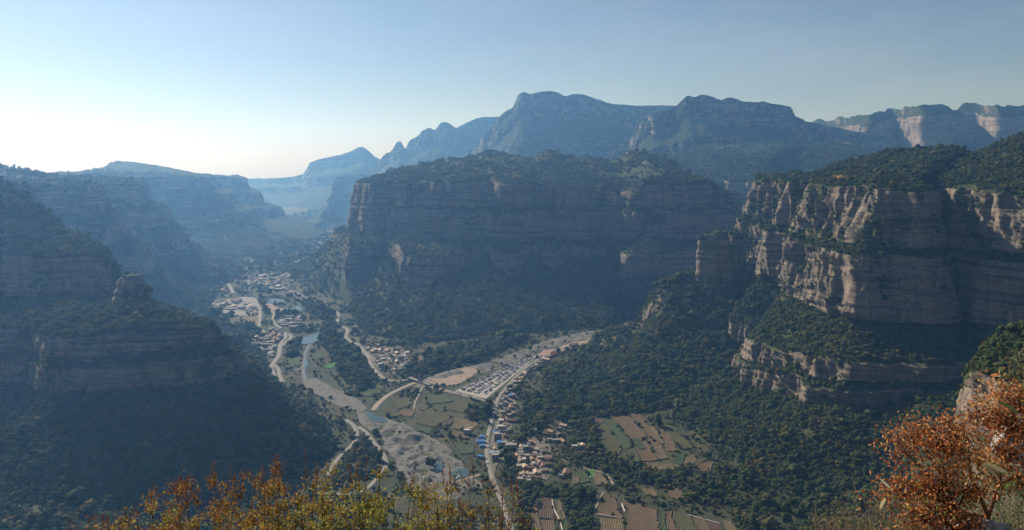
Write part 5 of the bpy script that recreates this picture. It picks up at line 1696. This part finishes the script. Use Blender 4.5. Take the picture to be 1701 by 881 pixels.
def with_tint(me, tint):
    a = me.attributes.new('tint', 'FLOAT', 'POINT')
    a.data.foreach_set('value', np.clip(tint, 0, 1).astype(np.float32))
    return me

def bent(p0, d0, length, n, rg, wig=.25, up=0.0):
    pts, d, p = [np.array(p0, float)], np.array(d0, float), np.array(p0, float)
    d /= np.linalg.norm(d)
    for i in range(n):
        d = d + rg.normal(0, wig / n ** .5, 3) + np.array([0, 0, up / n])
        d /= np.linalg.norm(d)
        p = p + d * length / n
        pts.append(p)
    return np.array(pts)

def shrub(u, vtop, y, wide, seed, tint, tint_sd, spikes, label, leafsize=.034, nleaf=2600, height=1.25, group=None):
    """Upright shrub: stems fanning from one foot, small leaves along the branches, brown seed spikes on top."""
    rg = np.random.default_rng(seed)
    top = wz(vtop, y)
    x0 = wx(u, y)
    root = bpy.data.objects.new('shrub', None)
    COL.objects.link(root)
    base = np.array([x0, y, top - height])
    root.location = base
    root['label'], root['category'] = label, 'shrub'
    if group:
        root['group'] = group
    stems, anchors, adirs, tips = [], [], [], []
    ns = 13
    g0 = float(hill_h(np.array([x0]), np.array([y]))[0]) - base[2]
    for k in range(ns):
        th = 2.4 * k
        sp = wide * .5 * math.sqrt((k + .5) / ns)
        d = np.array([math.cos(th) * sp, math.sin(th) * sp * .8, height * rg.uniform(.75, 1.0) * (1 - .25 * (sp / (wide * .5)) ** 2)])
        start = np.array([math.cos(th) * .05, math.sin(th) * .05, min(0, g0)])
        pts = bent(start, d - start, np.linalg.norm(d - start) * .98, 9, rg, .10)
        stems.append(tube_np(pts, np.linspace(.011, .003, len(pts)), 4))
        tips.append((pts[-1], pts[-1] - pts[-2]))
        for j in range(4, len(pts)):
            for _ in range(4):
                bd = np.array([rg.normal(), rg.normal(), .55 + abs(rg.normal()) * .5])
                L = rg.uniform(.10, .24) * (1.25 - j / len(pts) * .6)
                b_ = bent(pts[j - 1] * rg.uniform(0, 1) + pts[j] * 0 + pts[j - 1] * 0 if False else pts[j], bd, L, 4, rg, .2, .2)
                stems.append(tube_np(b_, np.linspace(.0035, .0012, len(b_)), 3))
                for q in range(1, len(b_)):
                    anchors.append(b_[q]); adirs.append(b_[q] - b_[q - 1])
                if j >= len(pts) - 3 and rg.uniform() < .4:
                    tips.append((b_[-1], np.array([rg.normal() * .15, rg.normal() * .15, 1])))
    sv, sf = join_np(stems)
    link('stem', mesh_np('stem', sv, sf, True), M_stem, root)
    A, D = np.array(anchors), np.array(adirs)
    pick = rg.integers(0, len(A), nleaf)
    c = A[pick] + rg.normal(0, .022, (nleaf, 3))
    dirs = D[pick] / (np.linalg.norm(D[pick], axis=1, keepdims=True) + 1e-9) + rg.normal(0, .8, (nleaf, 3))
    V, Ft = leaf_cards(c, dirs, leafsize, rg, .5, .12)
    hgt = (c[:, 2] / height)
    tv = tint - .30 * np.clip((hgt - .62) * 2, -.2, 1) + rg.normal(0, tint_sd, nleaf)
    link('leaf', with_tint(mesh_np('leaf', V, Ft, False), np.repeat(tv, 4)), M_shrub, root, kind='stuff')
    # seed spikes: a thin rachis crowded with husks
    for k in range(spikes):
        p, d = tips[k % len(tips)]
        L = rg.uniform(.14, .30)
        d = d / (np.linalg.norm(d) + 1e-9) * .6 + np.array([rg.normal() * .12, rg.normal() * .12, 1])
        sp_ = bent(p, d, L, 6, rg, .12, .15)
        v1, f1 = tube_np(sp_, np.linspace(.003, .001, len(sp_)), 3)
        m = 46
        tt = rg.uniform(0.05, 1, m) * (len(sp_) - 1)
        i0 = np.minimum(tt.astype(int), len(sp_) - 2)
        fr = (tt - i0)[:, None]
        cc = sp_[i0] * (1 - fr) + sp_[i0 + 1] * fr + rg.normal(0, .006, (m, 3))
        v2, f2 = leaf_cards(cc, rg.normal(size=(m, 3)) + np.array([0, 0, .5]), .017, rg, .7, .2)
        vv, ff = join_np([(v1, f1), (v2, f2)])
        tn = np.concatenate([np.full(len(v1), .1), np.repeat(rg.uniform(0, 1, m), 4)])
        link('seed_spike', with_tint(mesh_np('seed_spike', vv, ff, False), tn), M_husk, root)
    return root

for i, (u, vt, y, w, tint, sd, spk, lab, nl) in enumerate([
    (166, 838, 7.4, .30, .02, .08, 7, 'dark reddish stalks standing alone at the bottom left', 300),
    (232, 822, 7.2, .55, .40, .15, 4, 'orange and yellow leaved shrub at the left end of the row', 1500),
    (300, 800, 7.8, .70, .22, .12, 7, 'rust brown shrub next to the orange leaved one', 2300),
    (372, 772, 8.2, .85, .20, .12, 18, 'tall rust shrub with a fan of brown seed spikes', 2600),
    (452, 800, 7.6, .80, .30, .13, 9, 'brown and ochre shrub between the two spiky rust shrubs', 2600),
    (528, 770, 7.9, .80, .40, .14, 16, 'ochre shrub topped by a tight tuft of rust spikes', 2800),
    (600, 784, 7.5, .75, .60, .14, 9, 'bright yellow green shrub below the tuft of rust spikes', 2900),
    (560, 838, 6.6, .85, .66, .14, 2, 'low yellow green shrub in front of the ochre shrub', 2300),
    (664, 786, 7.6, .62, .50, .16, 12, 'yellow green shrub with rust spikes beside the quarry road', 2200),
    (420, 842, 6.6, .85, .36, .14, 2, 'low brown shrub along the lower edge in front of the rust shrubs', 2300),
    (728, 818, 7.2, .70, .52, .16, 5, 'thin leaved green and yellow shrub before the stony quarry', 1500),
    (792, 790, 7.4, .55, .30, .2, 12, 'sparse twiggy shrub with dark spikes before the village road', 800),
    (842, 815, 7.8, .45, .25, .2, 6, 'small sparse brown shrub right of the village road', 450)]):
    shrub(u, vt - 4, y, w * 1.1, 800 + i, tint + .16, sd, spk, lab, leafsize=.030, nleaf=int(nl * 2.9))

# --- the rust coloured shrub on the right
def rust_shrub():
    rg = np.random.default_rng(901)
    y0 = 4.2
    px = lambda u, v, y: np.array([wx(u, y), y, wz(v, y)])
    base = px(1650, 960, 4.1)
    root = bpy.data.objects.new('shrub', None)
    COL.objects.link(root)
    root.location = base
    root['label'], root['category'] = 'large rust red shrub with dense drooping leaf clumps at the lower right', 'shrub'
    tips = [(1492, 742, 4.15), (1505, 718, 4.2), (1530, 706, 4.2), (1545, 735, 4.1), (1575, 700, 4.25), (1600, 712, 4.2), (1625, 690, 4.3), (1580, 740, 4.1), (1640, 672, 4.3), (1560, 770, 4.0),
            (1600, 765, 4.05), (1655, 735, 4.15), (1690, 690, 4.3), (1690, 655, 4.35), (1640, 760, 4.0), (1690, 750, 4.1), (1560, 800, 3.95), (1600, 800, 3.95), (1530, 800, 4.0), (1500, 800, 4.05), (1540, 840, 3.9),
            (1590, 850, 3.85), (1630, 810, 3.9), (1520, 860, 3.9), (1670, 790, 4.0), (1700, 720, 4.2), (1560, 870, 3.85), (1610, 880, 3.8), (1482, 815, 4.05), (1700, 660, 4.3), (1660, 700, 4.25), (1700, 800, 4.0), (1660, 640, 4.35)]
    main = [base, px(1640, 860, 4.15), px(1615, 800, 4.15), px(1608, 760, 4.2)]
    forks = [(main[2], .0), (main[3], .0), (px(1640, 800, 4.15), 0), (px(1590, 790, 4.1), 0), (px(1640, 860, 4.15), 0)]
    st = [tube_np(smooth_line(main, .05) - base, np.linspace(.016, .009, len(smooth_line(main, .05))), 6),
          tube_np(smooth_line([main[1], px(1660, 800, 4.2), px(1672, 740, 4.25), px(1690, 690, 4.3)], .05) - base, np.linspace(.013, .005, len(smooth_line([main[1], px(1660, 800, 4.2), px(1672, 740, 4.25), px(1690, 690, 4.3)], .05))), 5),
          tube_np(smooth_line([main[1], px(1590, 850, 4.0), px(1560, 830, 3.95)], .05) - base, np.linspace(.011, .005, len(smooth_line([main[1], px(1590, 850, 4.0), px(1560, 830, 3.95)], .05))), 5)]
    starts = np.array([main[2], main[3], px(1666, 770, 4.2), px(1680, 710, 4.27), px(1590, 850, 4.0), main[1], px(1625, 830, 4.15)])
    for (u, v, y) in tips:
        t_ = px(u, v, y)
        # nearest fork below the tip
        dd = np.linalg.norm(starts - t_, axis=1) + np.where(starts[:, 2] > t_[2] + .05, .5, 0)
        s0 = starts[int(np.argmin(dd))]
        mid = (s0 + t_) / 2 + np.array([rg.normal() * .015, rg.normal() * .02, .03])
        ln = smooth_line([s0, mid, t_], .03)
        st.append(tube_np(ln - base, np.linspace(.006, .002, len(ln)), 4))
        # clump: short side twigs hung with leaflets
        Vs, tn = [], []
        n = 300
        axis = (t_ - s0) / (np.linalg.norm(t_ - s0) + 1e-9)
        a = rg.normal(size=(n, 3)) * np.array([.052, .05, .030])
        a[:, 2] -= .18 * (a[:, 0] ** 2 + a[:, 1] ** 2) / .06
        c = t_ + a + axis * rg.uniform(-.09, .05, n)[:, None]
        d = np.stack([rg.normal(0, .8, n), rg.normal(0, .8, n), -.5 + rg.normal(0, .6, n)], 1)
        V, Ft = leaf_cards(c - base, d, .0215, rg, .5, .18)
        tint = np.clip(.42 + rg.normal(0, .16) + rg.normal(0, .2, n), 0, .84)
        green = rg.uniform(0, 1, n) < (.10 if v > 740 else .02)
        tint[green] = 1.0
        link('leaf_clump', with_tint(mesh_np('leaf_clump', V, Ft, False), np.repeat(tint, 4)), M_rust, root, kind='stuff')
        tw = []
        for q in rg.integers(0, n, 16):
            tw.append(tube_np(np.array([t_ - axis * .06, (t_ - axis * .06) * .4 + c[q] * .6, c[q]]) - base, [.002, .0014, .0008], 3))
        tv, tf = join_np(tw)
        link('twig', mesh_np('twig', tv, tf), M_stem, root)
    sv, sf = join_np(st)
    link('stem', mesh_np('stem', sv, sf), M_stem, root)
rust_shrub()

# --- dry grey shrub at its left
def dry_shrub(u, v, y, w, h, seed, label, tint=.5, leaves=700, nst=26):
    rg = np.random.default_rng(seed)
    base = np.array([wx(u, y), y, wz(v, y) - h])
    root = bpy.data.objects.new('shrub', None)
    COL.objects.link(root)
    root.location = base
    root['label'], root['category'] = label, 'shrub'
    st, A, D = [], [], []
    for k in range(nst):
        th = 2.4 * k
        r = w * .5 * math.sqrt((k + .5) / nst)
        d = np.array([math.cos(th) * r, math.sin(th) * r * .6, h * rg.uniform(.7, 1.02) * (1 - .35 * (r / (w * .5)) ** 2)])
        pts = bent(d * [.06, .06, -.4], d, np.linalg.norm(d) * 1.2, 8, rg, .18)
        st.append(tube_np(pts, np.linspace(.005, .0012, len(pts)), 3))
        for j in range(3, 9):
            for _ in range(2):
                b_ = bent(pts[j], [rg.normal() * .8, rg.normal() * .8, .7], rg.uniform(.05, .14), 3, rg, .3)
                st.append(tube_np(b_, np.linspace(.0018, .0007, len(b_)), 3))
                A += list(b_[1:]); D += list(b_[1:] - b_[:-1])
    sv, sf = join_np(st)
    link('stem', mesh_np('stem', sv, sf), M_twig, root)
    A, D = np.array(A), np.array(D)
    q = rg.integers(0, len(A), leaves)
    V, Ft = leaf_cards(A[q] + rg.normal(0, .012, (leaves, 3)), D[q] * 15 + rg.normal(0, .7, (leaves, 3)), .016, rg, .55, .15)
    link('leaf', with_tint(mesh_np('leaf', V, Ft, False), np.repeat(np.clip(tint + rg.normal(0, .14, leaves), 0, 1), 4)), M_dryleaf, root, kind='stuff')
M_dryleaf = leaf_mat('dry_leaf', [(0.0, (0.10, 0.07, 0.035)), (0.5, (0.20, 0.155, 0.075)), (1.0, (0.12, 0.13, 0.045))], .3)
dry_shrub(1392, 805, 5.6, .34, .8, 921, 'thin grey dry shrub with two upright tips left of the rust shrub', .4, 1200, 26)
dry_shrub(1448, 800, 5.2, .62, .7, 923, 'bushy grey brown dry shrub against the rust shrub', .5, 4200, 64)
dry_shrub(1520, 792, 5.4, .35, .6, 925, 'olive dry shrub behind the rust shrub', .9, 2200, 34)
dry_shrub(1690, 870, 3.6, .35, .35, 927, 'small leafy green plant at the foot of the rust shrub', 1.0, 900, 14)
dry_shrub(1650, 812, 4.7, .55, .55, 931, 'dark leafy undergrowth plant filling in under the rust shrub', .95, 2600, 34)
dry_shrub(1600, 838, 4.6, .5, .5, 933, 'brown twiggy undergrowth plant beneath the middle of the rust shrub', .3, 2200, 40)
dry_shrub(1700, 790, 4.9, .45, .6, 935, 'green brown undergrowth plant by the upright pale rock', .8, 2000, 30)
dry_shrub(1545, 850, 4.7, .5, .45, 937, 'dry brown undergrowth plant beneath the left of the rust shrub', .4, 2000, 40)
dry_shrub(1705, 530, 4.6, .16, .5, 929, 'yellow green sprig reaching in from the right edge', .95, 420, 10)

# --- broad blades and stalks in the rust shrub
def blade(u0, v0, u1, v1, y, w, tint, label, droop=.008):
    p0 = np.array([wx(u0, y), y, wz(v0, y)]); p1 = np.array([wx(u1, y - .05), y - .05, wz(v1, y - .05)])
    t = np.linspace(0, 1, 9)[:, None]
    line = p0 * (1 - t) + p1 * t + np.array([0, 0, 1]) * (droop * 4 * t * (1 - t))
    d = (p1 - p0) / np.linalg.norm(p1 - p0)
    s = np.cross(d, (0, 1, .3)); s /= np.linalg.norm(s)
    prof = (np.sin(np.pi * np.clip(t * .92 + .06, 0, 1)) ** .7) * w / 2
    fold = np.array([0, -.35, .15]) * prof
    rows = [line + s * prof + fold, line, line - s * prof + fold]
    V = np.array(rows)
    me = mesh_np('grass_blade', V.reshape(-1, 3), grid_faces(3, 9), True)
    with_tint(me, np.full(27, tint))
    o = link('grass_blade', me, M_straw, label=label, category='leaf blade')
    return o
blade(1634, 770, 1678, 792, 3.85, .022, .7, 'broad pale straw blade crossing the rust shrub')
blade(1632, 772, 1660, 798, 3.84, .016, .5, 'narrower straw blade hanging below the broad pale one')
blade(1662, 786, 1678, 792, 3.8, .012, 1.0, 'short green blade at the tip of the pale straw blade')
blade(1658, 668, 1692, 688, 4.1, .018, 1.0, 'long green blade leaning by the pale rock')
blade(1668, 812, 1690, 800, 3.8, .018, 1.0, 'small green blade low in the rust shrub')
blade(1462, 796, 1480, 812, 3.9, .014, .5, 'cut pale stalk at the left of the rust shrub', 0)
blade(1462, 846, 1471, 828, 3.85, .018, .45, 'curled pale dry leaf at the left foot of the rust shrub')

# --- rocks
M_boulder = simple_mat('boulder', (0.40, 0.35, 0.30), 0.35, 6.0, bump=1.0, second=(0.30, 0.27, 0.24))
def boulder(u, v, y, sx, sy, sz, seed, label):
    bm = bmesh.new()
    bmesh.ops.create_icosphere(bm, subdivisions=4, radius=1)
    q = np.array([w_.co[:] for w_ in bm.verts])
    k = 1 + .35 * fbm(q[:, 0] * 1.3, q[:, 1] * 1.3, q[:, 2] * 1.3 + seed, 5, seed) + .10 * np.round(vnoise(q[:, 0] * 3, q[:, 1] * 3, q[:, 2] * 3, seed + 2) * 3) / 3
    for w_, kk in zip(bm.verts, k):
        w_.co = Vector((w_.co.x * sx, w_.co.y * sy, w_.co.z * sz)) * float(kk)
    me = bpy.data.meshes.new('boulder')
    bm.to_mesh(me); bm.free()
    me.polygons.foreach_set('use_smooth', np.ones(len(me.polygons), bool))
    o = link('boulder', me, M_boulder, label=label, category='rock')
    o.location = (wx(u, y), y, wz(v, y))
boulder(1632, 892, 3.9, .16, .12, .07, 31, 'pale rock at the bottom edge under the rust shrub')
boulder(1676, 738, 4.75, .085, .08, .11, 33, 'upright pale rock behind the rust shrub at the right edge')

# --- low dry grass on the slope just below the frame
def tussocks():
    rg = np.random.default_rng(951)
    n = 5200
    x = rg.uniform(-4.5, 4.5, n); y = rg.uniform(3.2, 9.5, n)
    z = hill_h(x, y)
    V, Ft = leaf_cards(np.stack([x, y, z], 1), rg.normal(0, .35, (n, 3)) + [0, 0, 1], .22, rg, .05, .1)
    link('dry_grass', with_tint(mesh_np('dry_grass', V, Ft, False), np.repeat(rg.uniform(0, .8, n), 4)), M_straw, kind='stuff')
tussocks()


# ------------------------------------------------------------------ haze
bm = bmesh.new()
bmesh.ops.create_cube(bm, size=1.0)
for v in bm.verts:
    v.co = Vector((v.co.x * 19000, 4450 + v.co.y * 10100, -8 + (v.co.z + 0.5) * 800))
me = bpy.data.meshes.new('haze')
bm.to_mesh(me)
bm.free()
M_haze = bpy.data.materials.new('haze')
M_haze.use_nodes = True
t = M_haze.node_tree
t.nodes.clear()
pv = t.nodes.new('ShaderNodeVolumePrincipled')
pv.inputs['Density'].default_value = HAZE_DENSITY
pv.inputs['Color'].default_value = (*HAZE_COLOR, 1)
pv.inputs['Absorption Color'].default_value = (1, 1, 1, 1)      # scatters only, blue more than red
pv.inputs['Anisotropy'].default_value = HAZE_ANISO
ou = t.nodes.new('ShaderNodeOutputMaterial')
t.links.new(pv.outputs[0], ou.inputs['Volume'])
link('haze', me, M_haze, kind='stuff')

# ------------------------------------------------------------------ words for the setting
SETTING = {'cliff_massif': 'high cliffed massif with tan rock walls filling the right side', 'forested_spur': 'low forested spur running into the side valley before the right massif',
           'rock_dome': 'rounded bare rock beside the right massif', 'rock_knob': 'rocky knob standing on the bench of the shaded left cliff', 'mesa': 'broad flat topped mountain with two tiers of cliffs in the middle',
           'left_cliff': 'dark shaded cliffed mountainside on the left', 'hazy_spurs': 'overlapping hazy cliffed spurs along the left of the valley', 'far_range': 'pale far ridge at the head of the valley',
           'jagged_range': 'jagged blue ridge left of the highest mountain', 'big_mountain': 'high blue mountain with a squared summit behind the mesa', 'right_mountain': 'dark blue mountain right of the highest summit',
           'pale_cliffs': 'long far ridge with pale sunlit cliffs at the upper right', 'back_plateau': 'low plateau with a level rim behind the mesa', 'near_spur': 'near forested rock spur at the right edge',
           'gully_slope': 'forested slope rising from the dark gully', 'ground': 'flat valley floor with scrub', 'foreground_hillside': 'steep hilltop slope under the shrubs'}
for o in list(scene.objects):
    if o.parent is None and o.type == 'MESH' and o.get('kind') == 'structure' and 'label' not in o:
        lab = SETTING.get(o.name.split('.')[0])
        if lab:
            o['label'] = lab
